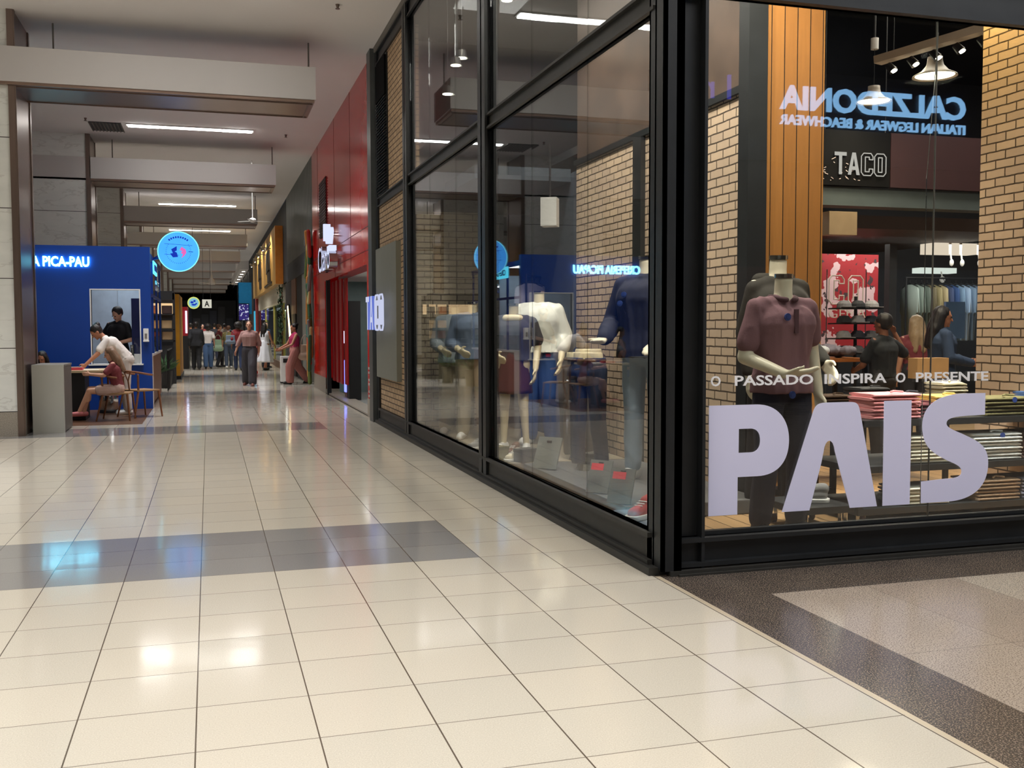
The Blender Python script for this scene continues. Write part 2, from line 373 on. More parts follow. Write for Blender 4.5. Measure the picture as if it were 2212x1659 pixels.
# ---------------------------------------------------------------- human figures
BASE = dict(pel=(0, 0, .95), wai=(0, 0, 1.08), che=(0, 0, 1.28), nek=(0, .01, 1.44), hed=(0, -.015, 1.585),
            sL=(.175, 0, 1.385), eL=(.215, .02, 1.12), wL=(.225, -.05, .88), sR=(-.175, 0, 1.385), eR=(-.215, .02, 1.12), wR=(-.225, -.05, .88),
            hL=(.09, 0, .93), kL=(.10, -.015, .50), aL=(.10, .02, .085), tL=(.115, -.13, .035),
            hR=(-.09, 0, .93), kR=(-.10, -.015, .50), aR=(-.10, .02, .085), tR=(-.115, -.13, .035))
def hand(mb, w, d, side, up, s=1.0, curl=.5, mitt=False):
    """w wrist, d pointing direction, up = back of the hand; palm, four fingers, thumb"""
    w = Vector(w); d = Vector(d).normalized(); up = Vector(up); up = (up-d*up.dot(d)).normalized(); lat = d.cross(up)*side
    p0 = w+d*.015*s; kn = w+d*.085*s
    for k in (-1, 0, 1): mb.cap(p0+lat*.014*k*s, kn+lat*.024*k*s, .015*s, .014*s, 8, 3)
    sp = .0175*s if mitt else .020*s
    for i, L in enumerate((.066, .076, .070, .056)):
        b = kn+lat*(1.5-i)*sp; c1 = curl*(.5+.12*i)
        q = b+(d*math.cos(c1)-up*math.sin(c1))*L*.5*s; c2 = c1+curl*.7; e = q+(d*math.cos(c2)-up*math.sin(c2))*L*.5*s
        r = .0135*s if mitt else .0088*s
        mb.cap(b, q, r, r*.95, 8, 3); mb.cap(q, e, r*.95, r*.8, 8, 3)
    tb = w+d*.03*s+lat*.026*s; tm = tb+(d*.7+lat*.75-up*.2).normalized()*.04*s; te = tm+(d*.95+lat*.2-up*.25).normalized()*.032*s
    mb.cap(tb, tm, .013*s, .0105*s, 8, 3); mb.cap(tm, te, .0105*s, .0085*s, 8, 3)
def fig_joints(pose):
    J = dict(BASE); J.update(pose or {}); return {k: Vector(v) if isinstance(v, (tuple, list, Vector)) else v for k, v in J.items()}
def torso(mb, J, g=0, chest=.112, hips=.112, wst=.098, upto=True):
    ax = (J['sL']-J['sR']).normalized(); hx = (J['hL']-J['hR']).normalized(); wx = (ax+hx).normalized()
    mb.cap(J['pel']-hx*.065, J['pel']+hx*.065, hips+g, hips+g); mb.cap(J['wai']-wx*.055, J['wai']+wx*.055, wst+g, wst+g)
    mb.cap(J['che']-ax*.075, J['che']+ax*.075, chest+g, chest+g)
    for k in (-1, 0, 1):
        mb.cap(J['pel']+hx*.06*k, J['wai']+wx*.05*k, hips+g, wst+g); mb.cap(J['wai']+wx*.05*k, J['che']+ax*.07*k, wst+g, chest+g)
    if upto:
        for s in 'LR': i_ = J['s'+s].lerp(J['s'+('R' if s == 'L' else 'L')], .06); mb.cap(J['nek']*.8+J['che']*.2, i_, .055+g*.5, .042+g*.5); mb.cap(J['che'], i_-Vector((0, 0, .015)), .09+g*.4, .048+g*.5)
def figure(name, label, cat, loc, rz, pose=None, scale=1.0, skin=None, top=None, bottom=None, hair=None, shoes=None, group=None,
           vox=.011, head=True, sleeve='short', legcut=None, loose=.012, legw=.02, hem=.98, mitt=False, gaze=(0, 0, 0), extra=None, hairstyle='short',
           topname='shirt', botname='trousers', skirt=None, curl=.5, handup=None, seed=1, legs=True, hemcut=True, hd=None):
    J = fig_joints(pose); r = thing(name, label, cat, loc, rz, group); r.scale = (scale,)*3
    mb = MB(); torso(mb, J)
    for s, sg in (('L', 1), ('R', -1)):
        af = 1.0 if head else 1.18; mb.cap(J['s'+s], J['e'+s], .046, .038*af); mb.cap(J['e'+s], J['w'+s], .038*af, .026*af*1.05)
        d = (J['w'+s]-J['e'+s]); up = (handup or {}).get(s, Vector((sg, .2, .1)))
        hdv = (hd or {}).get(s, d); hand(mb, J['w'+s], hdv, sg, up, 1.0 if head else 1.22, curl, mitt)
        if legs:
            mb.cap(J['h'+s], J['k'+s], .082, .055); mb.cap(J['k'+s], J['a'+s], .052, .034); cal = J['k'+s]*.7+J['a'+s]*.3
            mb.cap(cal+Vector((0, .012, .02)), cal+Vector((0, .01, -.06)), .047, .042); mb.cap(J['a'+s]+Vector((0, .02, -.03)), J['t'+s], .038, .03)
    R = Matrix.Rotation(gaze[2], 3, 'Z') @ Matrix.Rotation(gaze[0], 3, 'X') @ Matrix.Rotation(gaze[1], 3, 'Y')
    if head:
        h = J['hed']; q = R.to_quaternion()
        mb.cap(J['nek'], h+R @ Vector((0, .02, -.04)), .052, .048)
        mb.ell(h+R @ Vector((0, .01, .02)), (.074, .092, .095), q); mb.ell(h+R @ Vector((0, -.015, -.045)), (.056, .066, .065), q)
        mb.cap(h+R @ Vector((0, -.085, .0)), h+R @ Vector((0, -.104, -.032)), .009, .013, 8, 3)      # nose
        mb.cap(h+R @ Vector((-.03, -.072, .02)), h+R @ Vector((.03, -.072, .02)), .014, .014, 8, 3)  # brow
        mb.cap(h+R @ Vector((-.016, -.072, -.062)), h+R @ Vector((.016, -.072, -.062)), .011, .011, 8, 3)
        mb.ell(h+R @ Vector((0, -.066, -.095)), (.022, .02, .017), q)
        for sg in (-1, 1): mb.ell(h+R @ Vector((sg*.076, .012, -.012)), (.010, .020, .030), q, 8)
    else:
        nk = J['nek']; mb.cap(nk-Vector((0, 0, .05)), nk+Vector((0, -.005, .04)), .062, .054); mb.cyl(nk, nk+Vector((0, -.008, .12)), .054, .052, 20)
    if extra: extra(mb, J)
    body = blob('body', mb, vox if head else .010, skin, r, 3)
    if not head:
        nk = J['nek']; MB().cyl(nk+Vector((0, -.008, .118)), nk+Vector((0, -.009, .142)), .056, .056, 20).build('neck_cap', M['chrome'], r)
    if head:
        h = J['hed']
        for sg in (-1, 1): MB().ell(h+R @ Vector((sg*.030, -.083, .003)), (.013, .008, .008), R.to_quaternion(), 8).build('eye', M['black'], r, True)
        MB().cap(h+R @ Vector((-.018, -.083, -.060)), h+R @ Vector((.018, -.083, -.060)), .005, .005, 8, 2).build('mouth', mat('lips', (140, 70, 62), .5), r, True)
    if bottom is not None and skirt is None and legs:
        mb = MB(); hx = (J['hL']-J['hR']).normalized()
        mb.cap(J['pel']-hx*.065, J['pel']+hx*.065, .122, .122); mb.cap(J['pel'], J['wai']*.6+J['pel']*.4, .12, .11)
        for k in (-1, 1): mb.cap(J['pel']+hx*.06*k, J['wai']+hx*.055*k, .12, .104)
        ct = [(tuple(J['wai']+Vector((0, 0, .02))), tuple((J['wai']-J['pel']).normalized()))]
        for s in 'LR':
            mb.cap(J['h'+s], J['k'+s], .088+legw*.6, .06+legw)
            if legcut is None or legcut < .45: mb.cap(J['k'+s], J['a'+s]+Vector((0, 0, .02)), .058+legw, .045+legw*1.1)
        if legcut is None: ct.append(((0, 0, .05), (0, 0, -1)))
        elif legcut >= 0: ct.append(((0, 0, legcut), (0, 0, -1)))
        blob(botname, mb, vox, bottom, r, 3, ct, .007, 7, seed)
    if skirt is not None:
        z0, z1, r0, r1 = skirt; me = MB(); prof = []
        for i in range(13):
            f = i/12; prof.append((r0+(r1-r0)*(f**.8), z0+(z1-z0)*f))
        me.lathe([(0.001, z0)]+prof+[(.001, z1)], (J['pel'].x, J['pel'].y, 0), 40)
        for v in me.bm.verts:
            a = math.atan2(v.co.y-J['pel'].y, v.co.x-J['pel'].x); f = (z0-v.co.z)/(z0-z1+1e-6); rr = math.hypot(v.co.x, v.co.y)
            if rr > .05: v.co.x *= 1+.07*f*math.sin(a*9+seed); v.co.y *= (1+.07*f*math.sin(a*9+seed))
        me.build('skirt', bottom, r, True)
    if top is not None:
        mb = MB(); torso(mb, J, loose)
        hemv = J['wai'].lerp(J['pel'], (1.08-hem)/.13); hx = (J['hL']-J['hR']).normalized(); dn = (J['pel']-J['wai']).normalized()
        if hem < .95:
            for k in (-1, 0, 1): mb.cap(J['pel']+hx*.065*k, J['pel']+dn*(.95-hem)+hx*.065*k, .114+loose, .114+loose)
        for s in 'LR':
            if sleeve == 'short': e = J['s'+s].lerp(J['e'+s], .72); mb.cap(J['s'+s]-Vector((0, 0, .01)), e, .044+loose*.6, .050+loose)
            elif sleeve == 'long': mb.cap(J['s'+s]-Vector((0, 0, .01)), J['e'+s], .044+loose*.6, .042+loose*.8); mb.cap(J['e'+s], J['e'+s].lerp(J['w'+s], .97), .042+loose*.8, .032+loose*.6)
            elif sleeve == 'three': mb.cap(J['s'+s]-Vector((0, 0, .01)), J['e'+s], .044+loose*.6, .044+loose*.8); mb.cap(J['e'+s], J['e'+s].lerp(J['w'+s], .45), .044+loose*.8, .042+loose*.8)
        cuts = []
        if hemcut: cuts.append((tuple(hemv if hem >= .95 else J['pel']+dn*(.95-hem)), tuple(dn)))
        nn = (J['nek']-J['che']).normalized(); cuts.append((tuple(J['nek']+nn*.02), tuple(nn)))
        blob(topname, mb, vox, top, r, 3, cuts, .009 if vox > .009 else .007, 8, seed+5)
    if hair is not None and head:
        h = J['hed']; q = R.to_quaternion(); mb = MB()
        mb.ell(h+R @ Vector((0, .028, .042)), (.086, .094, .088), q)
        if hairstyle == 'short': mb.ell(h+R @ Vector((0, .045, .005)), (.078, .07, .075), q)
        if hairstyle == 'bun': mb.ell(h+R @ Vector((0, .10, .08)), (.045, .045, .045), q); mb.ell(h+R @ Vector((0, .045, .0)), (.075, .065, .07), q)
        if hairstyle == 'long':
            for k in (-1, 1): mb.cap(h+R @ Vector((.03*k, .05, .02)), h+R @ Vector((.045*k, .085, -.16)), .07, .075); mb.cap(h+R @ Vector((.045*k, .085, -.16)), h+R @ Vector((.06*k, .11, -.34)), .072, .045)
            for sg in (-1, 1): mb.cap(h+R @ Vector((sg*.06, .02, .03)), h+R @ Vector((sg*.075, .035, -.17)), .032, .03)
        if hairstyle == 'bob':
            mb.cap(h+R @ Vector((0, .045, .02)), h+R @ Vector((0, .05, -.12)), .085, .09)
            for sg in (-1, 1): mb.cap(h+R @ Vector((sg*.07, .0, .03)), h+R @ Vector((sg*.08, .01, -.11)), .03, .034)
        if hairstyle == 'afro': mb.ell(h+R @ Vector((0, .045, .03)), (.14, .13, .13), q)
        blob('hair', mb, vox, hair, r, 2, (), .006, 14, seed+9, (1.5, 1.5, .4))
    if shoes is not None and legs:
        for s in 'LR':
            mb = MB(); a, t_ = J['a'+s], J['t'+s]; d = (t_-a); d.z = 0; d = d.normalized()
            mb.cap(a+Vector((0, 0, -.035))-d*.03, t_+Vector((0, 0, .004)), .047, .038); mb.cap(a+Vector((0, 0, -.045))-d*.035, t_+Vector((0, 0, -.008))+d*.01, .038, .036)
            low = min(a.z-.085, t_.z-.035)
            blob('shoe', mb, .009, shoes, r, 2, [((0, 0, low+.002), (0, 0, -1)), (tuple(a+Vector((0, 0, .03))), (0, 0, 1))] if abs(a.z-t_.z-.05) < .04 else ())
    return r
# ================================================================ THE SETTING
struct('floor', M['floor'], -9, 2.47, -8, 112, -.1, 0)
struct('floor', M['terrazzo'], 2.47, 22, -6.4, 5.34, -.1, 0)
struct('floor', M['floor'], 2.47, 2.9, 15.7, 112, -.1, .0)
struct('ceiling', M['ceil'], -9, 2.5, -8, 112, 5.7, 5.8)
struct('ceiling', mat('high_hall_ceiling', (70, 68, 68), .8), 2.5, 22, -6.4, 5.3, 8.0, 8.1)
struct('wall_left', M['wallgrey'], -9.1, -9, -8, 112, 0, 5.8)
struct('wall_back', M['wallgrey'], -9, 2.5, -8.1, -8, 0, 5.8)
struct('wall_far', M['blackwall'], -9, 6, 111, 111.1, 0, 5.8)
struct('wall_right', M['wallgrey'], 22, 22.1, -6.4, 5.4, 0, 8.1)
struct('trim_1', M['ceil'], 2.45, 2.5, -6.4, 5.2, 5.7, 8.0)
struct('wall_corner', M['wallgrey'], 2.4, 2.5, -8, -6.3, 0, 8.0)
# ---- pillars with bronze corner strips
for k, y0 in enumerate((15.0, 23.95, 32.9, 41.85, 50.8, 59.75, 68.7, 77.6)):
    p = bx('pillar', M['marble'], -4.6, -2.5, y0+.02, y0+1.2, .34, 5.7)
    tag(p, ['marble pillar at the left edge, beside the grey counter', 'marble pillar standing right behind the blue kiosk wall', 'third marble pillar down the corridor, seen above the kiosk', 'fourth marble pillar down the corridor, left row', 'fifth marble pillar down the corridor, left row', 'sixth marble pillar down the corridor, left row', 'seventh marble pillar down the corridor, left row', 'farthest marble pillar of the left row'][k], 'pillar', 'marble pillars along the left of the corridor')
    bx('plinth', M['granite'], -4.62, -2.5, y0+.0, y0+1.22, 0, .33, parent=p)
    q = MB(); q.box(-2.5, -2.42, y0-.01, y0+1.21, 0, 5.7); q.box(-2.42, -2.405, y0+.0, y0+.09, 0, 5.7); q.box(-2.42, -2.405, y0+1.11, y0+1.2, 0, 5.7); q.build('corner_strip', M['bronze'], p)
# ---- deep ceiling beams
BL = ['nearest deep ceiling beam, above the grey counter', 'second ceiling beam down the corridor, with track below', 'third ceiling beam down the corridor', 'fourth ceiling beam, just above the round blue sign', 'fifth ceiling beam, crossing behind the round blue sign', 'sixth ceiling beam, below the round blue sign centre', 'seventh ceiling beam, above the far cream fan', 'eighth ceiling beam down the corridor', 'ninth ceiling beam down the corridor', 'farthest ceiling beam of the corridor']
for k, y0 in enumerate((14.93, 23.95, 33.0, 41.8, 51.0, 59.9, 68.8, 77.7, 86.6, 95.5)):
    b = bx('ceiling_beam', M['beam'], -9, 1.54, y0, y0+1.15, 4.74, 5.2); tag(b, BL[k], 'beam', 'deep white beams crossing the corridor ceiling')
    for hx_ in (-2.0, 1.5): MB().cyl((hx_, y0+.6, 5.2), (hx_, y0+.6, 5.7), .012, .012, 8).build('hanger', M['wallgrey'], b)
    q = MB(); q.box(-9, 1.52, y0+.02, y0+1.13, 4.70, 4.74); q.build('soffit', M['soffit'], b)
    MB().box(-9, 1.5, y0+.10, y0+.125, 4.685, 4.70).box(-9, 1.5, y0+1.04, y0+1.065, 4.685, 4.70).box(1.44, 1.46, y0+.1, y0+1.06, 4.69, 4.70).build('soffit_edge', M['bronze'], b)
# ---- long ceiling strip lamps
for k, (y0, t) in enumerate(((13.3, 'ceiling strip lamp nearest the camera, in front of the first beam'), (22.65, 'long ceiling strip lamp beside the black ceiling grille'), (36.4, 'thin ceiling strip lamp just above the third beam'), (45.8, 'thin ceiling strip lamp straight over the round blue sign'), (55.5, 'small far strip lamp between the last beams'))):
    r = thing('strip_lamp', t, 'ceiling light', (-.28, y0, 5.698), 0, 'strip lamps between the beams')
    bx('lamp_tray', M['white'], -1.28, 1.28, -.12, .12, -.02, 0, parent=r)
    bx('end_diffuser', M['lampglow'], -1.25, -.65, -.10, .10, -.035, -.02, parent=r); bx('end_diffuser', M['lampglow'], .65, 1.25, -.10, .10, -.035, -.02, parent=r)
    bx('middle_diffuser', M['lampdim'], -.65, .65, -.10, .10, -.032, -.02, parent=r)
def vent(name, label, cx, cy, sx, sy):
    r = thing(name, label, 'air grille', (cx, cy, 5.7)); bx('backing', M['black'], -sx/2, sx/2, -sy/2, sy/2, -.012, -.002, parent=r)
    q = MB(); n = 9
    for i in range(n+1): x = -sx/2+sx*i/n; q.box(x-.008, x+.008, -sy/2, sy/2, -.03, -.012)
    q.build('slats', M['wallgrey'], r)
vent('ceiling_vent', 'black slatted air grille in the ceiling beside the strip lamp', -1.97, 23.0, .62, .95)
for k, (x, y) in enumerate(((1.7, 22.9), (-2.3, 22.2), (1.7, 13.6), (.2, 31.8))):
    r = thing('sprinkler', ['sprinkler head in the ceiling right of the strip lamp', 'sprinkler head left of the black ceiling grille', 'sprinkler head near the top of the glass shop front', 'sprinkler head behind the second beam'][k], 'sprinkler', (x, y, 5.7))
    MB().cyl((0, 0, -.05), (0, 0, 0), .012, .03, 10).cyl((0, 0, -.06), (0, 0, -.052), .03, .03, 10).build('head', M['bronze'], r)
for k, (x, y) in enumerate(((2.25, 68.5), (2.25, 72), (2.25, 75.5), (2.25, 79.5), (2.25, 84.5))):
    r = thing('downlight', 'round recessed downlight, '+['first', 'second', 'third', 'fourth', 'fifth'][k]+' of the row over the wooden shop sign', 'downlight', (x, y, 5.198), 0, 'downlights along the right of the ceiling')
    MB().cyl((0, 0, -.015), (0, 0, 0), .12, .12, 20).build('rim', M['white'], r); MB().cyl((0, 0, -.022), (0, 0, -.012), .10, .10, 20).build('bulb', M['downglow'], r)
struct('trim_6', M['ceil'], 1.95, 2.5, 66, 90, 5.2, 5.7)
# thin rail under the second beam with a small hanging camera
r = thing('ceiling_fan', 'small ceiling fan hanging from the rail under the second beam', 'fan', (1.12, 26.6, 4.6))
MB().cyl((0, 0, -.38), (0, 0, 1.1), .012, .012, 8).build('rod', M['white'], r); MB().ell((0, 0, -.4), (.09, .09, .06)).build('motor', M['white'], r)
for k in range(3):
    a = k*2.09+.3; MB().obox((math.cos(a)*.26, math.sin(a)*.26, -.42), (.40, .08, .008), Matrix.Rotation(a, 4, 'Z').to_quaternion()).build('blade', M['white'], r)
r = thing('ceiling_fan', 'cream ceiling fan hanging far down above the white A sign', 'fan', (.17, 50, 3.75))
MB().cyl((0, 0, 0), (0, 0, 1.95), .02, .02, 8).build('rod', M['beam'], r); MB().lathe([(.02, .3), (.06, .1), (.22, -.12), (.16, -.2), (.01, -.22)]).build('motor', M['beam'], r, True)
for k in range(3):
    a = k*2.09; MB().obox((math.cos(a)*.55, math.sin(a)*.55, -.16), (.9, .16, .02), Matrix.Rotation(a, 4, 'Z').to_quaternion()).build('blade', M['beam'], r)

# ================================================================ THE GLASS SHOP: black steel frame
def ibeam_y(x0, y0, y1, z0, z1, d=.09, fl=.028):   # along Y, face to -X
    return MB().box(x0+.03, x0+d, y0, y1, z0, z1).box(x0, x0+d, y0, y1, z0, z0+fl).box(x0, x0+d, y0, y1, z1-fl, z1)
def ibeam_x(y0, x0, x1, z0, z1, d=.09, fl=.025):
    return MB().box(x0, x1, y0+.05, y0+d, z0, z1).box(x0, x1, y0, y0+d, z0, z0+fl).box(x0, x1, y0, y0+d, z1-fl, z1)
t = thing('steel_shopfront', 'black steel frame of the glass corner shop, side and front', 'shop front', (0, 0, 0))
q = ibeam_y(2.47, 5.45, 15.4, .045, .235); q.build('side_bottom_rail', M['steelg'], t)
MB().box(2.44, 2.56, 5.36, 15.5, 0, .045).build('side_plinth', M['steelg'], t)
ibeam_y(2.49, 5.45, 15.4, 3.29, 3.43, .08, .02).build('side_middle_rail', M['steelg'], t)
ibeam_y(2.49, 5.45, 15.4, 5.42, 5.62, .08, .02).build('side_top_rail', M['steel'], t)
bx('side_head', M['wallgrey'], 2.47, 2.6, 5.3, 15.5, 5.62, 5.7, parent=t)
for y in (9.2, 13.05): MB().box(2.474, 2.60, y+.02, y+.06, .0, 5.6).box(2.474, 2.50, y-.09, y+.17, .0, 5.6).box(2.56, 2.60, y-.09, y+.17, .0, 5.6).build('side_mullion', M['steel'], t)
MB().box(2.49, 2.6, 15.40, 15.52, 0, 5.7).build('end_mullion', M['steel'], t)
# corner post built of rolled sections
cp = MB(); cp.box(2.50, 2.625, 5.31, 5.335, .03, 5.7).box(2.50, 2.52, 5.31, 5.52, .03, 5.7).box(2.50, 2.60, 5.50, 5.52, .03, 5.7).box(2.575, 2.625, 5.31, 5.36, .03, 5.7)
cp.box(2.62, 2.79, 5.41, 5.43, .03, 5.7).box(2.77, 2.79, 5.34, 5.47, .03, 5.7).box(2.60, 2.625, 5.335, 5.43, .03, 5.7).box(2.5, 2.6, 5.42, 5.44, .03, 5.7)
cp.build('corner_post', M['steel'], t)
ibeam_x(5.33, 2.625, 9.5, .04, .21).build('front_bottom_rail', M['steel'], t)
MB().box(2.55, 9.5, 5.30, 5.46, 0, .03).box(2.6, 9.5, 5.28, 5.46, 0, .012).build('front_plinth', M['steelg'], t)
ibeam_x(5.34, 2.625, 9.5, 3.37, 3.62).build('front_transom', M['steel'], t)
bx('front_stop', M['steel'], 2.79, 9.5, 5.40, 5.44, .21, .235, parent=t)
ibeam_x(5.34, 2.625, 9.5, 5.45, 5.7).build('front_top_rail', M['steel'], t)
struct('wall_front', mat('pale_fascia', (178, 172, 158), .7), 2.6, 22, 5.32, 5.45, 5.7, 8.0)
# ---- glass panes
def paneY(n, y0, y1, z0, z1, rz):
    o = bx('window_%d' % n, M['glassL'], -.005, .005, -(y1-y0)/2, (y1-y0)/2, z0, z1)
    o.location = (2.535, (y0+y1)/2, 0); o.rotation_euler = (0, 0, math.radians(rz)); tag(o, kind='structure'); return o
n = 1
seam = [(5.53, 6.61, .10), (6.615, 7.87, -.12), (7.875, 9.1, .08), (9.33, 10.50, -.05), (10.505, 11.81, .06), (11.815, 12.96, -.07)]
for a, b, rz in seam:
    paneY(n, a, b, .235, 3.29, rz); paneY(n+1, a, b, 3.43, 5.42, -rz*.7); n += 2
def paneX(n, x0, x1, z0, z1, rz):
    o = bx('window_%d' % n, M['glassF'], -(x1-x0)/2, (x1-x0)/2, -.005, .005, z0, z1); o.location = ((x0+x1)/2, 5.425, 0); o.rotation_euler = (0, 0, math.radians(rz)); tag(o, kind='structure')
for a, b, rz in ((2.79, 4.427, 0.0), (4.430, 6.9, -.10), (6.907, 9.4, .05)):
    paneX(n, a, b, .225, 3.37, rz); paneX(n+1, a, b, 3.62, 5.45, rz); n += 2
tag(bx('pane_joint', mat('clear_silicone', (90, 88, 84), .3), 4.4272, 4.4298, 5.418, 5.432, .225, 3.37), 'thin pale joint between the two front panes beside the letter S', 'joint')
# ---- brick pier at the far end of the shop side, grey board and letters
struct('wall_pier', M['brickX2'], 2.52, 2.7, 13.23, 15.4, .23, 3.29); struct('wall_pier', M['brickX2'], 2.52, 2.7, 13.23, 15.4, 3.43, 5.42)
t = thing('louvre_panel', 'tall black louvred vent high on the brick pier beside the red shop', 'vent', (2.5, 14.98, 3.45))
bx('frame', M['steel'], 0, .02, -.42, .42, 0, 1.95, parent=t)
q = MB()
for i in range(30): q.obox((-.012, 0, .04+i*.045), (.05, .8, .006), Matrix.Rotation(-.6, 4, 'Y').to_quaternion())
q.build('slats', mat('louvre_slats', (52, 52, 50), .5), t); bx('solid_top', M['louvre'], -.03, 0, -.40, .40, 1.37, 1.92, parent=t)
t = thing('sign_board', 'tall grey sign board on the brick pier with lit letters reading TACO', 'sign', (2.5, 14.5, 0))
bx('board', M['signgrey'], -.05, .02, -.86, .86, .72, 2.64, parent=t)
neon = glow('neon_white', (214, 220, 250), .85); rim = mat('letter_side', (150, 155, 175), .3, .4)
def letter_path(ch, w, h):
    if ch == 'C': return [[(w, h*.72), (w, h*.86), (w*.82, h), (w*.2, h), (0, h*.86), (0, h*.14), (w*.2, 0), (w*.82, 0), (w, h*.14), (w, h*.3), (w*.68, h*.3), (w*.68, h*.17), (w*.34, h*.17), (w*.34, h*.83), (w*.68, h*.83), (w*.68, h*.72)]]
    if ch == 'O': return [[(w*.2, h), (w*.8, h), (w, h*.86), (w, h*.14), (w*.8, 0), (w*.2, 0), (0, h*.14), (0, h*.86)], [(w*.34, h*.83), (w*.66, h*.83), (w*.66, h*.17), (w*.34, h*.17)]]
    if ch == 'T': return [[(0, h), (w, h), (w, h*.84), (w*.62, h*.84), (w*.62, 0), (w*.38, 0), (w*.38, h*.84), (0, h*.84)]]
    if ch == 'A': return [[(0, 0), (w*.36, h), (w*.64, h), (w, 0), (w*.74, 0), (w*.67, h*.22), (w*.33, h*.22), (w*.26, 0)], [(w*.38, h*.38), (w*.62, h*.38), (w*.5, h*.8)]]
def taco(parent, origin, xdir, width, h, face, side, depth=.05, lw=.012, gap=.14):
    """T and A solid, C and O outlined"""
    W = width/(4+3*gap); X = Vector(xdir)
    for i, ch in enumerate('TACO'):
        P = letter_path(ch, W, h); ox = i*W*(1+gap)
        if ch in 'TA': me = poly_me(P, depth/2)
        else:
            q = MB()
            for sp in P:
                pts = [Vector((p[0], p[1], 0)) for p in sp+[sp[0]]]; q.tube(pts, lw, 6)
            bmesh.ops.recalc_face_normals(q.bm, faces=q.bm.faces); me = bpy.data.meshes.new('letter'); q.bm.to_mesh(me); q.bm.free()
        o = link('letter', me, face, parent); place(o, Vector(origin)+X*ox, xdir, (0, 0, 1))
        if ch in 'TA' and side:
            o.data.materials.append(side)
            for p in o.data.polygons:
                if abs(p.normal.z) < .5: p.material_index = 1
    return parent
taco(t, (-.16, 1.02, 1.43), (0, -1, 0), 1.45, .50, neon, glow('neon_side', (120, 140, 240), .7), .05, .013)
# ================================================================ inside the glass shop
struct('floor', M['woodfloor'], 2.62, 14, 5.46, 14.7, -.1, .008)
struct('ceiling', M['blackwall'], 2.62, 14, 5.46, 14.7, 5.6, 5.65)
struct('wall_brick', M['brickX'], 4.2, 4.32, 7.42, 11.33, 0, 3.36)
struct('wall_brick', M['rust'], 4.21, 4.31, 7.42, 11.33, 3.42, 5.6)
struct('trim_2', M['steel'], 4.17, 4.33, 7.3, 11.35, 3.36, 3.42)
tag(MB().box(4.16, 4.33, 7.28, 7.44, 0, 5.6).build('steel_column', M['steel']), 'black steel column between the brick bay and the wooden boards', 'column')
tag(MB().box(4.15, 4.2, 9.36, 9.56, 0, 3.36).build('steel_column', M['steel']), 'black steel strip running up the brick wall inside the side window', 'column')
struct('wall_oak', M['woodclad'], 4.33, 4.88, 7.32, 7.44, 0, 5.6)
struct('wall_brick', M['brickY'], 2.6, 3.62, 13.1, 13.2, 0, 2.98); struct('trim_3', M['darkwall'], 2.6, 4.4, 13.08, 13.2, 2.98, 3.4)
struct('wall_brick', M['brickX'], 6.52, 6.66, 5.47, 7.40, 0, 5.6)
struct('wall_shop', M['darkwall'], 2.6, 14, 14.6, 14.7, 0, 5.6); struct('wall_shop', M['darkwall'], 13.9, 14, 5.5, 14.6, 0, 5.6)
struct('trim_4', M['darkwall'], 4.4, 9.6, 10.2, 14.5, 3.6, 3.7)
# soffit between display bay and shop, seen through the side window
struct('trim_5', mat('slate_soffit', (70, 80, 92), .7), 3.0, 4.19, 11.5, 13.05, 3.2, 3.35)
struct('wall_slate', mat('slate_wall', (64, 72, 84), .7), 4.19, 4.25, 11.4, 14.6, 0, 3.3)
# ================================================================ KIOSK
cyan = glow('cyan_letter', (120, 230, 250), 13)
M['deck'] = planks('kiosk_deck', (112, 80, 58), (98, 70, 50), 'Y', .14, .4)
struct('floor', M['deck'], -4.2, -1.0, 16.35, 19.45, -.02, .004)
k = thing('crepe_kiosk', 'tall blue kiosk wall with serving window and lit letters above', 'kiosk', (0, 19.45, 0))
MB().box(-4.0, -2.0, 0, .12, 0, 2.93).box(-1.19, -.995, 0, .12, 0, 2.93).box(-2.0, -1.19, 0, .12, 2.15, 2.93).box(-2.0, -1.19, 0, .12, 0, .82).build('blue_wall', M['blue'], k)
MB().box(-2.02, -2.0, -.01, .14, .82, 2.15).box(-1.19, -1.17, -.01, .14, .82, 2.15).box(-2.02, -1.17, -.01, .14, 2.15, 2.17).build('window_trim', M['white'], k)
MB().box(-2.06, -1.14, -.06, .3, .80, .825).build('sill', M['white'], k)
MB().box(-2.9, -1.1, 1.9, 1.95, 0, 2.6).box(-1.7, -1.69, 1.88, 1.9, .8, 2.6).build('inner_wall', mat('pale_blue_panel', (176, 190, 205), .5), k)
bx('counter_body', M['walnut'], -1.30, -1.02, .5, 4.1, .06, .95, parent=k); bx('counter_edge', M['white'], -1.34, -.99, .12, 4.2, .95, .99, parent=k)
bx('counter_post', M['white'], -1.32, -1.0, .12, .5, 0, .95, parent=k)
gc = bx('glass_case', M['glassK'], -1.32, -1.02, .3, 4.0, 1.0, 1.3, parent=k)
MB().box(-1.04, -1.0, 1.0, 1.05, .99, 2.8).box(-1.04, -1.0, 2.6, 2.65, .99, 2.8).box(-1.04, -1.0, 4.1, 4.15, .99, 2.8).box(-1.04, -.99, .1, 4.2, 2.72, 2.82).box(-1.04, -.99, .1, 4.2, 2.05, 2.1).build('side_posts', M['blue'], k)
me = fit_text('CREPERIA PICA-PAU', 1.58, .18, .012, .025); o = link('letters', me, cyan, k); place(o, (-3.59, -.03, 2.555), (1, 0, 0), (0, 0, 1))
area('kiosk_light', (-1.5, 20.6, 2.75), .8, .8, 9, (.9, .95, 1))
r = thing('side_sign', 'small glowing cyan sign on the corridor side of the kiosk', 'sign', (-.97, 20.9, 2.5))
bx('panel', glow('cyan_panel', (90, 215, 245), 2.2), -.02, 0, -.6, .6, 0, .24, parent=r)
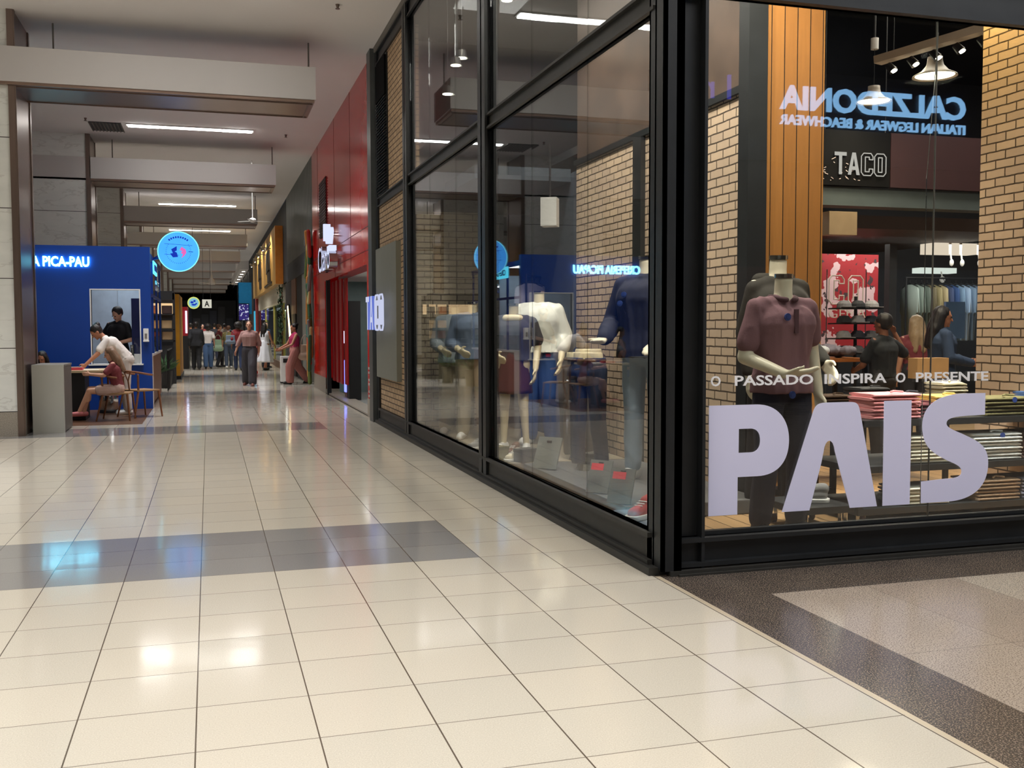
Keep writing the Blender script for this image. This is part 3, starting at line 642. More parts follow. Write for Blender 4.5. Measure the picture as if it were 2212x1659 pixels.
me = fit_text('CREPERIA', .9, .12, .004, .01); o = link('letters', me, M['blue'], r); place(o, (.004, -.45, .06), (0, 1, 0), (0, 0, 1))
r = thing('metal_letters', 'row of pale metal letters hanging under the small cyan sign', 'sign', (-.97, 21.5, 2.2))
me = fit_text('PICA', .9, .2, .02, .01); o = link('letters', me, M['chrome'], r); place(o, (0, -.5, 0), (0, 1, 0), (0, 0, 1))
# round hanging sign
r = thing('round_sign', 'round glowing blue sign hanging over the corridor beside the kiosk', 'sign', (-.515, 20.1, 2.90))
tq = NT('blue_lightbox'); g = tq.n('ShaderNodeTexCoord'); e = tq.n('ShaderNodeEmission')
f_ = tq.noise(3, 2, g.outputs['Object']); tq.l(tq.mix(f_, lin((54, 142, 236)), lin((78, 168, 245))), e.inputs[0]); e.inputs[1].default_value = 1.5; tq.l(e.outputs[0], tq.out.inputs[0])
MB().cyl((0, -.05, 0), (0, .05, 0), .365, .365, 48).build('lightbox', tq.m, r)
ring = MB()
for i in range(48):
    a, b = 2*PI*i/48, 2*PI*(i+1)/48; ring.cap((math.cos(a)*.368, -.052, math.sin(a)*.368), (math.cos(b)*.368, -.052, math.sin(b)*.368), .010, .010, 6, 2)
ring.build('rim', glow('sign_rim', (120, 225, 255), 1.6), r)
inkb = glow('sign_ink_blue', (30, 60, 190), .9); inkr = glow('sign_ink_pink', (235, 110, 190), 1.0)
def poly(parent, pts, y, m, name='mark', th=.006): return MB().prism([(p[0], y, p[1]) for p in pts], (0, -th, 0)).build(name, m, parent)
poly(r, [(-.13, .04), (-.03, .10), (-.03, .02), (-.07, .0), (-.03, -.02), (-.01, -.10), (-.10, -.11), (-.15, -.04), (-.10, -.03)], -.052, inkb, 'emblem_blue')
poly(r, [(.02, .03), (.06, .09), (.13, .04), (.14, -.02), (.10, -.08), (.05, -.12), (.08, -.05), (.04, -.02), (.07, .01)], -.052, inkr, 'emblem_pink')
for i in range(9):
    q = MB(); a = PI/2+(i-4)*.16; q.obox((math.cos(a)*.27, -.053, math.sin(a)*.27), (.028, .006, .035), Matrix.Rotation(-(a-PI/2), 4, 'Y').to_quaternion()).build('arched_mark', inkb, r)
for i in range(40):
    a = 2*PI*i/40
    if abs(a-PI/2) > .8: MB().obox((math.cos(a)*.22, -.053, math.sin(a)*.22), (.006, .004, .02), Matrix.Rotation(-(a-PI/2), 4, 'Y').to_quaternion()).build('ray_mark', inkb, r)
for a_, b_ in (((0, -.053, .13), (.5, .004, .006)), ((-.12, -.053, -.06), (.26, .004, .006)), ((.22, -.053, .0), (.08, .004, .012))): MB().obox(a_, b_, Matrix.Rotation(.06, 4, 'Y').to_quaternion()).build('line_mark', inkb, r)
MB().cyl((0, .05, -.05), (-.52, .52, -.12), .018, .018, 8).cyl((0, .04, .12), (-.52, .52, -.12), .012, .012, 8).build('bracket', M['blue'], r)
r = thing('soap_dispenser', 'white wall dispenser at the right edge of the blue kiosk wall', 'dispenser', (-1.085, 19.45, 1.22))
MB().box(-.045, .045, -.09, 0, .02, .24, .012).build('body', M['white'], r); MB().box(-.02, .02, -.098, -.09, .06, .15).build('window', M['wallgrey'], r); MB().box(-.05, .05, -.1, 0, 0, .03, .008).build('lever', M['white'], r)
r = thing('menu_tower', 'narrow navy tower standing in the kiosk serving window', 'display', (-1.3, 20.05, .82)); MB().box(-.07, .07, 0, .2, 0, 1.2).build('tower', M['navy'], r)
r = thing('tap_column', 'steel beer tap column on the kiosk window sill', 'tap', (-1.33, 19.5, .825)); MB().cyl((0, 0, 0), (0, 0, .34), .03, .03).cyl((0, 0, .3), (0, -.1, .3), .012, .012).cyl((0, 0, 0), (0, 0, .01), .07, .07).build('column', M['chrome'], r)
r = thing('jar', 'small glass jar with red label beside the steel tap', 'jar', (-1.5, 19.5, .825)); MB().cyl((0, 0, 0), (0, 0, .14), .05, .05).build('glass_body', M['glassK'], r); MB().cyl((0, 0, .04), (0, 0, .1), .052, .052).build('paper_band', M['red'], r)
MB().cyl((0, 0, .14), (0, 0, .165), .052, .05).build('lid', M['white'], r)

# ---- counter, table, chairs, bin
r = thing('grey_counter', 'tall plain grey counter block beside the marble pillar', 'counter', (-2.165, 15.9, 0))
MB().box(-.205, .205, -.55, -.50, 0, .955).build('front_panel', mat('warm_grey_panel', (176, 176, 168), .5, var=.03), r); MB().box(-.19, .205, -.50, .3, .015, .93).build('carcass', mat('grey_counter_side', (96, 92, 88), .5), r); MB().box(-.205, .21, -.50, .32, .93, .955).build('top', M['wallgrey'], r)
r = thing('craft_table', 'low light-wood table the woman leans over, black base', 'table', (-1.95, 17.6, 0))
MB().box(-.5, .42, -.45, .45, .765, .80).build('tabletop', mat('pale_birch', (206, 186, 150), .4), r); MB().box(-.45, .05, -.3, .3, 0, .765).build('base', M['black'], r)
for i, (dx, dy, c, lb) in enumerate(((-.1, -.2, (196, 60, 80), 'pink craft box on the table under the woman\'s hands'), (.12, -.1, (238, 238, 230), 'white sheet of paper on the low table'), (-.3, -.15, (60, 80, 150), 'blue craft tray on the left of the low table'))):
    r = thing('craft_box' if i != 1 else 'paper_sheet', lb, 'box' if i != 1 else 'paper', (-1.95+dx, 17.6+dy, .80)); MB().box(-.12, .12, -.09, .09, 0, (.04, .003, .03)[i], .0).build('tray' if i != 1 else 'sheet', mat('craft%d' % i, c), r)
    if i != 1: MB().box(-.10, .10, -.07, .07, .03, .05).build('contents', mat('craftc%d' % i, (200, 180, 160)), r)
def chair(loc, rz, label, sc_=1.0):
    r = thing('dining_chair', label, 'chair', loc, rz, 'curved wooden chairs at the kiosk'); r.scale = (sc_,)*3
    MB().box(-.23, .23, -.22, .20, .43, .455, .012).build('seat', mat('woven_seat', (150, 116, 78), .7, bump=.5), r)
    for sx in (-1, 1):
        MB().cap((sx*.21, -.2, .44), (sx*.24, -.24, .01), .019, .013, 8, 2).build('leg', M['walnut'], r)
        MB().cap((sx*.22, .18, .70), (sx*.21, .17, .44), .016, .019, 8, 2).cap((sx*.21, .17, .44), (sx*.25, .27, .01), .019, .013, 8, 2).build('leg', M['walnut'], r)
    q = MB(); pts = [(.27*math.cos(a), -.02+.26*math.sin(a), .70+.06*max(0, math.sin(a))) for a in [PI*i/12-.15 for i in range(14)]]
    for i in range(13): q.cap(pts[i], pts[i+1], .017, .017, 8, 2)
    q.build('armrest', M['walnut'], r)
    q = MB(); q.cap((0, .20, .45), (0, .22, .60), .012, .012, 8, 2).cap((0, .22, .6), (.09, .235, .75), .010, .010, 8, 2).cap((0, .22, .6), (-.09, .235, .75), .010, .010, 8, 2).build('splat', M['walnut'], r)
chair((-1.1, 17.75, 0), 2.2, 'empty curved wooden chair in front of the blue wall')
chair((-1.42, 17.2, 0), 1.45, 'curved wooden chair the seated girl is on', .98)
r = thing('trash_bin', 'stainless steel bin standing behind the seated girl', 'bin', (-1.68, 18.75, 0))
MB().lathe([(.001, .03), (.16, .03), (.165, .46), (.001, .46)]).build('body', M['chrome'], r, True); MB().cyl((0, 0, 0), (0, 0, .04), .17, .165, 24).build('base_ring', M['black'], r); MB().cyl((0, 0, .46), (0, 0, .50), .17, .15, 24).build('lid', M['bronze'], r)

# ---- people at the kiosk
SK1 = mat('skin_tan', (178, 122, 94), .55, var=.05); SK2 = mat('skin_light', (206, 156, 128), .55, var=.05); SK3 = mat('skin_brown', (122, 78, 56), .55, var=.05)
HD = mat('dark_hair', (26, 20, 18), .5, var=.3, scale=30); HB = mat('brown_hair', (84, 54, 36), .5, var=.3, scale=30); HG = mat('light_hair', (158, 134, 104), .45, var=.3, scale=40, stretch=(6, 6, 1))
def cl(n, c, r=.85): return mat('cloth_'+n, c, r, var=.07, scale=5, bump=.15, bscale=120)
LEAN = dict(pel=(0, .02, .93), wai=(0, -.07, 1.06), che=(0, -.22, 1.20), nek=(0, -.34, 1.31), hed=(0, -.45, 1.40), sL=(.17, -.30, 1.27), sR=(-.17, -.30, 1.27),
            eL=(.24, -.44, 1.04), wL=(.24, -.62, .87), eR=(-.2, -.44, 1.03), wR=(-.12, -.62, .86))
figure('person', 'person in white T-shirt and white trousers bending over the low table', 'person', (-1.36, 18.3, 0), -1.45, LEAN, 1.0, SK1, cl('white', (214, 206, 200)), cl('white_trouser', (205, 196, 190)), HD, M['white'], gaze=(.75, 0, 0), hairstyle='bun', vox=.010)
PM = dict(hed=(.02, -.05, 1.57), eR=(-.33, .0, 1.13), wR=(-.14, -.22, 1.02), eL=(.26, -.02, 1.12), wL=(.08, -.25, 1.05))
figure('person', 'person in black T-shirt looking down inside the kiosk window', 'person', (-1.62, 20.25, .05), -.55, PM, 1.07, SK2, cl('black', (24, 24, 28)), cl('black2', (20, 20, 22)), HD, M['black'], gaze=(.55, .1, -.2), vox=.011)
SIT = dict(pel=(0, .02, .53), wai=(0, .0, .66), che=(0, -.03, .86), nek=(0, -.06, 1.02), hed=(0, -.10, 1.16), sL=(.15, -.05, .97), sR=(-.15, -.05, .97), eL=(.2, -.2, .78), wL=(.16, -.42, .80), eR=(-.2, -.2, .78), wR=(-.14, -.42, .80),
           hL=(.09, -.02, .51), kL=(.12, -.45, .50), aL=(.12, -.62, .14), tL=(.12, -.76, .09), hR=(-.09, -.02, .51), kR=(-.12, -.45, .52), aR=(-.10, -.55, .12), tR=(-.10, -.70, .08))
figure('person', 'girl with long light hair sitting on the wooden chair, pink sandals', 'person', (-1.42, 17.15, .04), -1.5, SIT, .88, SK2, cl('maroon_top', (120, 50, 56)), cl('floral', (188, 160, 150)), HG, mat('pink_sandal', (205, 120, 124), .6), gaze=(.35, 0, 0), hairstyle='long', vox=.009, legcut=-1, hem=1.04, loose=.008, hemcut=False) if False else None
gl = figure('person', 'girl with long light-brown hair sitting on the wooden chair, pink sandals', 'person', (-1.42, 17.15, .04), -1.5, SIT, .88, SK2, cl('maroon_top', (120, 50, 56)), None, mat('girl_hair', (128, 100, 78), .5, var=.3, scale=40, stretch=(6, 6, 1)), mat('pink_sandal', (205, 120, 124), .6), gaze=(.35, 0, 0), hairstyle='long', vox=.009, loose=.008, hemcut=False, hem=1.0)
q = MB(); q.cap((-.07, .02, .53), (.07, .02, .53), .125, .125)
for s in (-1, 1): q.cap((s*.09, -.02, .51), (s*.12, -.28, .51), .105, .09)
blob('shorts', q, .009, cl('floral', (188, 160, 150)), gl, 3, (), .006, 8, 3)
SIT2 = dict(SIT); figure('person', 'small child with dark hair behind the grey counter, only head showing', 'person', (-2.62, 18.3, -.02), -.3, SIT2, .86, SK1, cl('navy_top', (34, 40, 70)), cl('dark_trouser', (40, 40, 46)), HD, M['black'], gaze=(.5, 0, 0), hairstyle='bob', vox=.012, legcut=-1, hemcut=False)
r = thing('stool', 'dark stool under the small child behind the grey counter', 'stool', (-2.62, 18.3, 0)); MB().cyl((0, 0, .30), (0, 0, .34), .15, .15, 20).build('seat', M['black'], r)
for a in (.8, 2.4, 3.9, 5.5): MB().cap((math.cos(a)*.1, math.sin(a)*.1, .31), (math.cos(a)*.15, math.sin(a)*.15, .01), .013, .012, 8, 2).build('leg', M['walnut'], r)
figure('person', 'person with bare arm and black top, mostly hidden by the pillar', 'person', (-2.98, 19.0, 0), -1.2, dict(eL=(.26, -.10, 1.12)), .86, SK3, cl('black_top', (22, 22, 26)), cl('dark_trouser', (40, 40, 46)), HD, M['black'], sleeve='none', vox=.012, gaze=(.4, 0, 0))

# ================================================================ CORRIDOR PEOPLE
def W(st, sgn=1):   # walking pose, st = half stride
    return dict(hL=(.085, 0, .93), kL=(.09, -st*.8*sgn-.04, .51), aL=(.09, -st*1.1*sgn, .085+(.0 if sgn > 0 else .03)), tL=(.10, -st*1.1*sgn-.15, .05 if sgn > 0 else .035),
                hR=(-.085, 0, .93), kR=(-.09, st*.25*sgn-.03, .50), aR=(-.09, st*1.05*sgn, .10), tR=(-.10, st*1.05*sgn-.13, .035),
                eL=(.22, .12*sgn, 1.12), wL=(.23, .14*sgn-.08, .88), eR=(-.22, -.08*sgn, 1.12), wR=(-.23, -.24*sgn, .92))
PW = dict(W(.2)); PW.update(aL=(.14, -.22, .085), kL=(.12, -.16, .5), tL=(.18, -.35, .035), aR=(-.16, .18, .10), kR=(-.12, .06, .5), tR=(-.17, .05, .035), eR=(-.27, -.05, 1.14), wR=(-.33, -.08, .93))
figure('person', 'person in pinkish-brown blouse and dark loose trousers walking toward the camera', 'person', (.99, 26.6, 0), -.35, PW, .97, SK2, cl('blouse', (158, 122, 116)), cl('charcoal_pleated', (62, 60, 66)), HB, mat('flat_shoe', (120, 70, 60), .6), legw=.055, loose=.022, hem=1.04, sleeve='three', gaze=(-.15, 0, .2))
figure('person', 'person all in black walking away, leftmost of the crowd', 'person', (-.43, 37.5, 0), PI, W(.14), 1.0, SK3, cl('black', (24, 24, 28)), cl('black2', (20, 20, 22)), HD, M['black'], sleeve='long', loose=.035, hem=.85, legw=.03, vox=.014)
figure('person', 'person in white top and blue jeans with big curly hair walking away', 'person', (-.03, 38.2, 0), PI, W(.12, -1), .95, SK3, cl('white', (214, 206, 200)), cl('jeans', (72, 98, 136)), HD, M['black'], hairstyle='afro', legw=.035, vox=.014)
figure('person', 'person in dark red checked shirt holding a pale green bag, facing right', 'person', (.38, 39.8, 0), 1.9, W(.12), .95, SK2, cl('dark_red', (104, 40, 40)), cl('dark_trouser', (40, 40, 46)), HB, M['black'], sleeve='long', vox=.014)
figure('person', 'person in olive T-shirt walking away in the middle of the crowd', 'person', (.69, 38.4, 0), PI, W(.16, -1), .92, SK2, cl('olive', (112, 104, 62)), cl('grey_jeans', (56, 66, 82)), HB, M['white'], vox=.014)
figure('person', 'person in red top and dark jeans walking away beside the olive T-shirt', 'person', (.98, 36.5, 0), PI, W(.12), .98, SK3, cl('red_top', (120, 26, 32)), cl('dark_jeans', (42, 54, 84)), HD, M['black'], sleeve='long', hairstyle='afro', vox=.014)
figure('person', 'person with dark hair in a long white dress by the shop window', 'person', (1.87, 36.2, 0), 2.4, dict(W(.14)), .96, SK1, cl('white_dress', (222, 224, 230)), cl('white_dress', (222, 224, 230)), HD, M['black'], hairstyle='long', sleeve='none', skirt=(1.1, .30, .12, .30), vox=.014)
figure('person', 'person in dark blue shirt standing behind the white dress', 'person', (2.02, 38.5, 0), .6, {}, 1.0, SK2, cl('dark_jeans', (42, 54, 84)), cl('dark_trouser', (40, 40, 46)), HD, M['black'], sleeve='long', vox=.016)
PP = dict(W(.16)); PP.update(wL=(.16, -.40, 1.0), eL=(.23, -.14, 1.12), wR=(-.14, -.40, 1.0), eR=(-.22, -.14, 1.12), kR=(-.09, .12, .50), aR=(-.09, .40, .10), tR=(-.09, .30, .04))
figure('person', 'person in pink top and wide rose trousers entering the shop with a cloth bag', 'person', (2.14, 26.9, 0), -1.35, PP, .93, SK1, cl('magenta', (176, 42, 92)), cl('rose', (172, 112, 104)), HD, M['black'], legw=.06, sleeve='none', hem=1.05, gaze=(.1, 0, 0), hairstyle='bun')
for i, (x, y, rz, c, c2, s) in enumerate(((-.75, 46, PI, (52, 34, 34), (30, 32, 40), 'plum jacket'), (.25, 48, PI, (60, 60, 66), (38, 42, 60), 'grey jacket'), (1.3, 50, .3, (96, 70, 60), (34, 34, 40), 'brown sweater'), (.75, 52, PI, (150, 140, 130), (40, 44, 60), 'beige shirt'), (-.3, 55, .2, (130, 44, 40), (34, 34, 40), 'brick-red shirt'))):
    figure('person', 'distant person in %s deep in the corridor crowd' % s, 'person', (x, y, 0), rz, W(.12), 1.0, (SK1, SK2, SK3)[i % 3], cl(s, c), cl(s+'t', c2), HD, M['black'], sleeve='long', vox=.022)
# bags they carry
def bag(label, loc, size, m, rz=0, handle=.25, name='shoulder_bag'):
    r = thing(name, label, 'bag', loc, rz); a, b, c = size
    q = MB(); q.cap((-a*.3, 0, c*.25), (a*.3, 0, c*.25), c*.24, c*.24).box(-a*.45, a*.45, -b*.4, b*.4, c*.1, c*.9)
    blob('pouch', q, .014, m, r, 5, (), .005, 8, 4); q = MB(); pts = [(a*.38*math.cos(t), 0, c*.85+handle*math.sin(t)) for t in [PI*i/10 for i in range(11)]]; q.tube(pts, .009, 6); q.build('strap', m, r)
bag('grey tote bag on the shoulder of the person in red', (.72, 36.42, .92), (.34, .14, .34), cl('grey_bag', (110, 124, 140)), 0, .2)
bag('beige cloth bag hanging behind the person in pink', (2.42, 26.85, .62), (.34, .14, .46), cl('beige_bag', (196, 168, 148)), .3, .28)
bag('pale green bag held by the person in the checked shirt', (.33, 39.5, .60), (.28, .1, .5), cl('mint_bag', (150, 176, 150)), 0, .2)
bag('small red shopping bag near the floor behind the walking person', (1.33, 33.2, -.03), (.22, .12, .36), M['red'], 0, .12, 'shopping_bag')
# ================================================================ RED SHOP
r = thing('red_shop_front', 'tall glossy red shop front with lit white letters and open doorway', 'shop front', (2.5, 0, 0))
MB().box(0, .3, 22.85, 25.45, .1, 5.7).box(0, .3, 15.92, 16.6, .25, 5.7).box(0, .3, 16.6, 22.85, 2.5, 5.7).build('red_cladding', M['red'], r)
MB().box(-.003, 0, 24.1, 24.12, .1, 5.7).box(-.003, 0, 18.5, 18.52, 2.5, 5.7).box(-.003, 0, 20.9, 20.92, 2.5, 5.7).box(-.003, 0, 15.9, 25.4, 3.1, 3.11).box(-.003, 0, 15.9, 25.4, 2.72, 2.73).build('panel_joints', mat('dark_red_joint', (70, 10, 10), .5), r)
MB().box(-.01, .3, 22.85, 25.45, 0, .35).box(-.01, .3, 15.92, 16.6, 0, .30).box(.0, .3, 16.6, 22.85, -.01, .04).build('stone_base', M['granite'], r)
q = MB(); q.box(-.02, -.005, 22.3, 23.6, 3.5, 4.75)
for i in range(20): q.box(-.035, -.02, 22.3, 23.6, 3.52+i*.062, 3.545+i*.062)
q.build('vent_grille', mat('dark_grille', (52, 24, 24), .5), r)
bx('ceiling_panel', M['white'], .3, 2.0, 16.6, 22.85, 2.5, 2.55, parent=r)
bx('side_wall', mat('teal_grey_wall', (120, 142, 140), .5), .3, 3.0, 16.4, 16.6, 0, 2.5, parent=r); bx('inner_wall', mat('teal_grey_wall', (120, 142, 140), .5), 3.4, 3.5, 16.6, 22.85, 0, 2.5, parent=r)
bx('side_wall', mat('teal_grey_wall', (120, 142, 140), .5), .3, 3.0, 22.85, 22.95, 0, 2.5, parent=r); bx('floor_slab', mat('shop_white_floor', (150, 150, 146), .25), .0, 3.0, 16.6, 22.85, -.02, .012, parent=r)
tag(bx('door_jamb', M['steel'], 2.47, 2.56, 22.3, 22.42, .0, 2.5), 'black door post in the red shop doorway', 'post')
q = MB()
for i in range(6): q.box(2.58+(i%2)*.05, 2.62+(i%2)*.05, 21.95-i*.34, 22.28-i*.34, .32, 2.46, .01)
tag(q.build('folding_door', mat('bright_red_panel', (150, 10, 14), .4)), 'bright red folded panels on the left of the red shop doorway', 'door')
r2 = thing('phone_stand', 'black display tower with glowing blue screens inside the red shop', 'display', (2.80, 20.6, 0))
MB().box(-.12, .12, -.3, .0, .0, 2.0).build('tower', M['black'], r2); bx('screen', glow('blue_screen', (120, 130, 255), 2.2), -.14, -.12, .10, .34, .15, .8, parent=r2); bx('screen', glow('white_screen', (210, 215, 255), 2.0), -.14, -.12, .10, .34, 1.15, 1.4, parent=r2)
bx('panel', mat('screen_panel', (90, 20, 30), .3), -.12, -.1, .04, .40, .05, 2.0, parent=r2)
area('red_shop_light', (3.6, 19.8, 2.45), 1, 4, 30, (1, .98, .95))
r = thing('lit_letters', 'lit white letters Claro with a burst mark standing off the red wall', 'sign', (2.5, 20.95, 0))
me = fit_text('Claro', 2.1, .52, .08, .0); nw = glow('claro_face', (215, 222, 255), 1.1); me.materials.append(nw); me.materials.append(M['chrome'])
o = link('letters', me, None, r); place(o, (-.16, .95, 2.62), (0, -1, 0), (0, 0, 1))
for p in me.polygons:
    p.material_index = 0 if p.normal.z > .5 else 1
for c_, s_, a_ in (((-.16, -.05, 3.40), (.14, .11, .34), 0), ((-.16, -.52, 3.30), (.14, .11, .34), .75), ((-.16, -.85, 3.02), (.14, .42, .10), 0)): MB().obox(c_, s_, Matrix.Rotation(a_, 4, 'X').to_quaternion()).build('burst_stroke', nw, r)
for y_, z_ in ((.8, 2.9), (0, 2.9), (-.8, 2.9), (-.05, 3.4), (-.52, 3.3)): MB().cyl((-.1, y_, z_), (.0, y_, z_), .015, .015, 8).build('standoff', M['chrome'], r)
r = thing('opening_hours', 'small white lines of writing low on the red pier beside the doorway', 'decal', (2.495, 16.28, 0))
q = MB(); random.seed(3)
for g in range(3):
    for l in range(2):
        y = .2
        while y > -.2:
            w_ = random.uniform(.03, .08); q.box(-.004, 0, y-w_, y, .78-g*.19-l*.07, .82-g*.19-l*.07); y -= w_+.02
q.build('writing_lines', mat('pale_writing', (200, 190, 185), .6), r)
tag(MB().box(2.42, 2.5, 15.56, 15.9, 0, 5.7).build('wall_strip', mat('grey_metal_strip', (88, 92, 92), .4, .3)), 'tall grey metal strip between the brick pier and the red shop', 'strip')
# ---- colourful totem
r = thing('painted_totem', 'tall leaning totem of painted bamboo sticks and cloth beside the red shop', 'decoration', (2.46, 25.6, 0))
random.seed(11); cols = [(96, 110, 50), (200, 130, 60), (52, 100, 66), (170, 50, 40), (190, 180, 120), (120, 120, 116), (210, 110, 60), (60, 120, 110)]
for i in range(22):
    z = .1+i*.165; y = random.uniform(-.28, .32); L = random.uniform(.7, 1.2); a = random.uniform(-.25, .25)
    MB().cap((-.02-random.random()*.08, y, z), (-.02-random.random()*.08, y+L*math.sin(a), min(3.85, z+L*math.cos(a))), .05, .045, 8, 2).build('painted_stick', mat('totem%d' % (i % 8), cols[i % 8], .7), r)
# ---- grey corrugated front with dark entrance
r = thing('corrugated_front', 'grey corrugated metal shop front above a dark entrance', 'shop front', (2.5, 0, 0))
t_ = NT('corrugated_grey'); g, sp = t_.pos(); p = t_.pbsdf(.45, .5); wv = t_.math('SINE', t_.math('MULTIPLY', sp.outputs[1], 42.0)); t_.l(t_.mix(t_.noise(2, 3, g.outputs['Position']), lin((92, 96, 94)), lin((122, 126, 122))), p.inputs['Base Color'])
b_ = t_.n('ShaderNodeBump'); b_.inputs['Distance'].default_value = .03; t_.l(wv, b_.inputs['Height']); t_.l(b_.outputs[0], p.inputs['Normal'])
bx('corrugated_sheet', t_.m, 0, .2, 25.47, 34.0, 3.5, 5.7, parent=r); bx('lintel', M['darkwall'], -.02, .2, 25.47, 34, 2.95, 3.5, parent=r)
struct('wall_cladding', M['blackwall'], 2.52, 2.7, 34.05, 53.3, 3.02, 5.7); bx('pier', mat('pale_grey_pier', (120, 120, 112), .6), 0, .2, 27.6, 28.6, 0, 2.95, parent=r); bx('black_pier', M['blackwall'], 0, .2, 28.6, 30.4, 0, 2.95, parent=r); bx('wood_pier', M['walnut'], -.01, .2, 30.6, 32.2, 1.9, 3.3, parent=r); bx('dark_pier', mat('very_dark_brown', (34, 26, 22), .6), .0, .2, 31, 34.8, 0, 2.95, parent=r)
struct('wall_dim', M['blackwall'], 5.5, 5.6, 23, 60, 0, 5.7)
r = thing('tube_light', 'slanted warm tube light on the dark pier of the entrance', 'light tube', (2.42, 32.2, 0)); MB().cap((0, .5, 2.15), (0, -.2, 1.15), .03, .03, 10, 3).build('tube', glow('warm_tube', (255, 225, 160), 5), r); MB().cap((.03, .5, 2.2), (.03, -.2, 1.1), .03, .03, 10, 3).build('holder', M['black'], r)
r = thing('climbing_plant', 'dark green climbing plant hanging on the pier beside the wooden sign', 'plant', (2.38, 35.2, 0)); random.seed(5); q = MB()
for i in range(260):
    z = random.uniform(.9, 2.85); c = Vector((random.gauss(-.02, .04), random.gauss(0, .25), z)); a = random.uniform(0, 6.3)
    q.prism([c, c+Vector((.02, .11*math.cos(a), .11*math.sin(a))), c+Vector((-.03, .10*math.cos(a+.6), .10*math.sin(a+.6)))], (.004, 0, 0))
q.build('leaves', mat('leaf_green', (38, 66, 34), .6, var=.3), r); MB().cap((.02, .1, .0), (.03, 0, 2.8), .03, .015, 8, 2).build('stem', M['walnut'], r)
# ---- wooden sign box
t_ = planks('raw_pine_boards', (186, 148, 82), (160, 120, 62), 'Y', .8, .6)
r = thing('wooden_sign', 'big wooden plank sign box with dark square logos and small spotlights', 'sign', (2.25, 0, 0))
bx('box', t_, 0, .25, 36.0, 54.0, 3.0, 5.0, parent=r); bx('box_end', mat('orange_ply', (196, 116, 34), .5), .0, .26, 35.9, 36.0, 3.0, 5.0, parent=r)
for i, (y, z, a, b) in enumerate(((40.2, 4.0, 1.3, .55), (46.8, 4.0, 1.3, .55), (39.6, 3.45, .9, .22), (46.3, 3.45, .9, .22), (40.4, 3.1+.05, 2.4, .07), (40.4, 4.6, 2.0, .1))):
    bx('plaque' if i < 4 else 'dark_lettering_strip', mat('dark_plaque', (44, 36, 32), .5), -.03, 0, y-a, y+a, z-b/2-.12, z+b/2+.12, parent=r) if i < 4 else bx('lettering_strip', mat('dark_plaque', (44, 36, 32), .5), -.03, 0, y-a, y+a, z-b/2, z+b/2, parent=r)
for i, y in enumerate((38.4, 41.8, 45, 48.6)):
    s_ = MB(); s_.cap((0, y, 4.4), (-.35, y, 4.45), .015, .015, 6, 2).cyl((-.35, y, 4.45), (-.28, y, 4.32), .04, .07, 10); s_.build('spot_arm', M['black'], r); MB().ell((-.30, y, 4.34), (.04, .04, .04), n=8).build('bulb', M['lamphot'], r)
    spot('sign_spot', (1.6, y, 4.95), (2.25, y, 3.9), 190, (1, .84, .56), 115)
r = thing('cream_shop_front', 'pale shop front with green glass windows under the wooden sign', 'shop front', (2.5, 0, 0))
bx('fascia', mat('cream_fascia', (190, 184, 166), .6), -.05, .2, 36, 53, 2.35, 3.0, parent=r)
tg = NT('green_display'); g = tg.n('ShaderNodeTexCoord'); p = tg.pbsdf(.2, 0, .5); n1 = tg.noise(1.1, 3, g.outputs['Object']); tg.l(tg.mix(n1, lin((70, 104, 66)), lin((190, 206, 150))), p.inputs['Base Color']); 
bx('display_back', tg.m, .8, .85, 36, 53, .2, 2.35, parent=r); bx('glass', M['glassK'], .0, .02, 36, 53, .25, 2.35, parent=r); bx('sill', mat('brown_sill', (92, 66, 52), .6), -.04, .3, 36, 53, 0, .25, parent=r)
MB().box(-.02, .05, 36, 36.3, .2, 2.35).box(-.02, .05, 41.0, 41.4, .2, 2.35).box(-.02, .05, 47, 47.5, .2, 2.35).build('window_frames', mat('yellow_green_frame', (170, 160, 80), .5), r)
area('green_window_light', (2.95, 43, 2.3), .5, 12, 70, (.95, 1, .9))
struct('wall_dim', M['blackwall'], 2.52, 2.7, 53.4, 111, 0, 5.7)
for i, (y, z0, z1, c, lb) in enumerate(((54.5, 0, 3.6, (150, 60, 56), 'narrow reddish pier past the wooden sign'), (56.5, .3, 2.4, (60, 160, 190), 'glowing turquoise shop window past the cream shop front'))):
    o = bx('pier' if i == 0 else 'lit_window', mat('red_pier', c) if i == 0 else glow('turq_window', c, 1.2), 2.38, 2.5, y-.5, y+.5, z0, z1); tag(o, lb, 'pier' if i == 0 else 'window')
r = thing('blue_tower', 'tall bright blue panel at the far right end of the corridor', 'panel', (1.95, 60, 0)); bx('blue_board', mat('sky_blue', (30, 130, 180), .5, emit=(30, 120, 170), es=.25), -.3, .45, 0, .3, 2.3, 4.1, parent=r); MB().box(-.3, .45, 0, .2, 0, .5).box(-.32, -.26, 0, .2, 0, 4.1).build('frame', M['black'], r)
r = thing('video_screen', 'small lit video screen under the tall blue panel', 'screen', (1.95, 59.8, 2.0)); bx('casing', M['black'], -.3, .3, 0, .1, -.1, .9, parent=r); bx('stand_leg', M['black'], -.05, .05, 0, .1, -2.0, -.1, parent=r)
ts = NT('screen_picture'); g = ts.n('ShaderNodeTexCoord'); e = ts.n('ShaderNodeEmission'); ts.l(ts.mix(ts.math('GREATER_THAN', ts.noise(6, 2, g.outputs['Object']), .58), lin((60, 50, 120)), lin((210, 215, 240))), e.inputs[0]); e.inputs[1].default_value = .8; ts.l(e.outputs[0], ts.out.inputs[0])
bx('picture', ts.m, -.27, .27, -.02, 0, -.05, .85, parent=r)
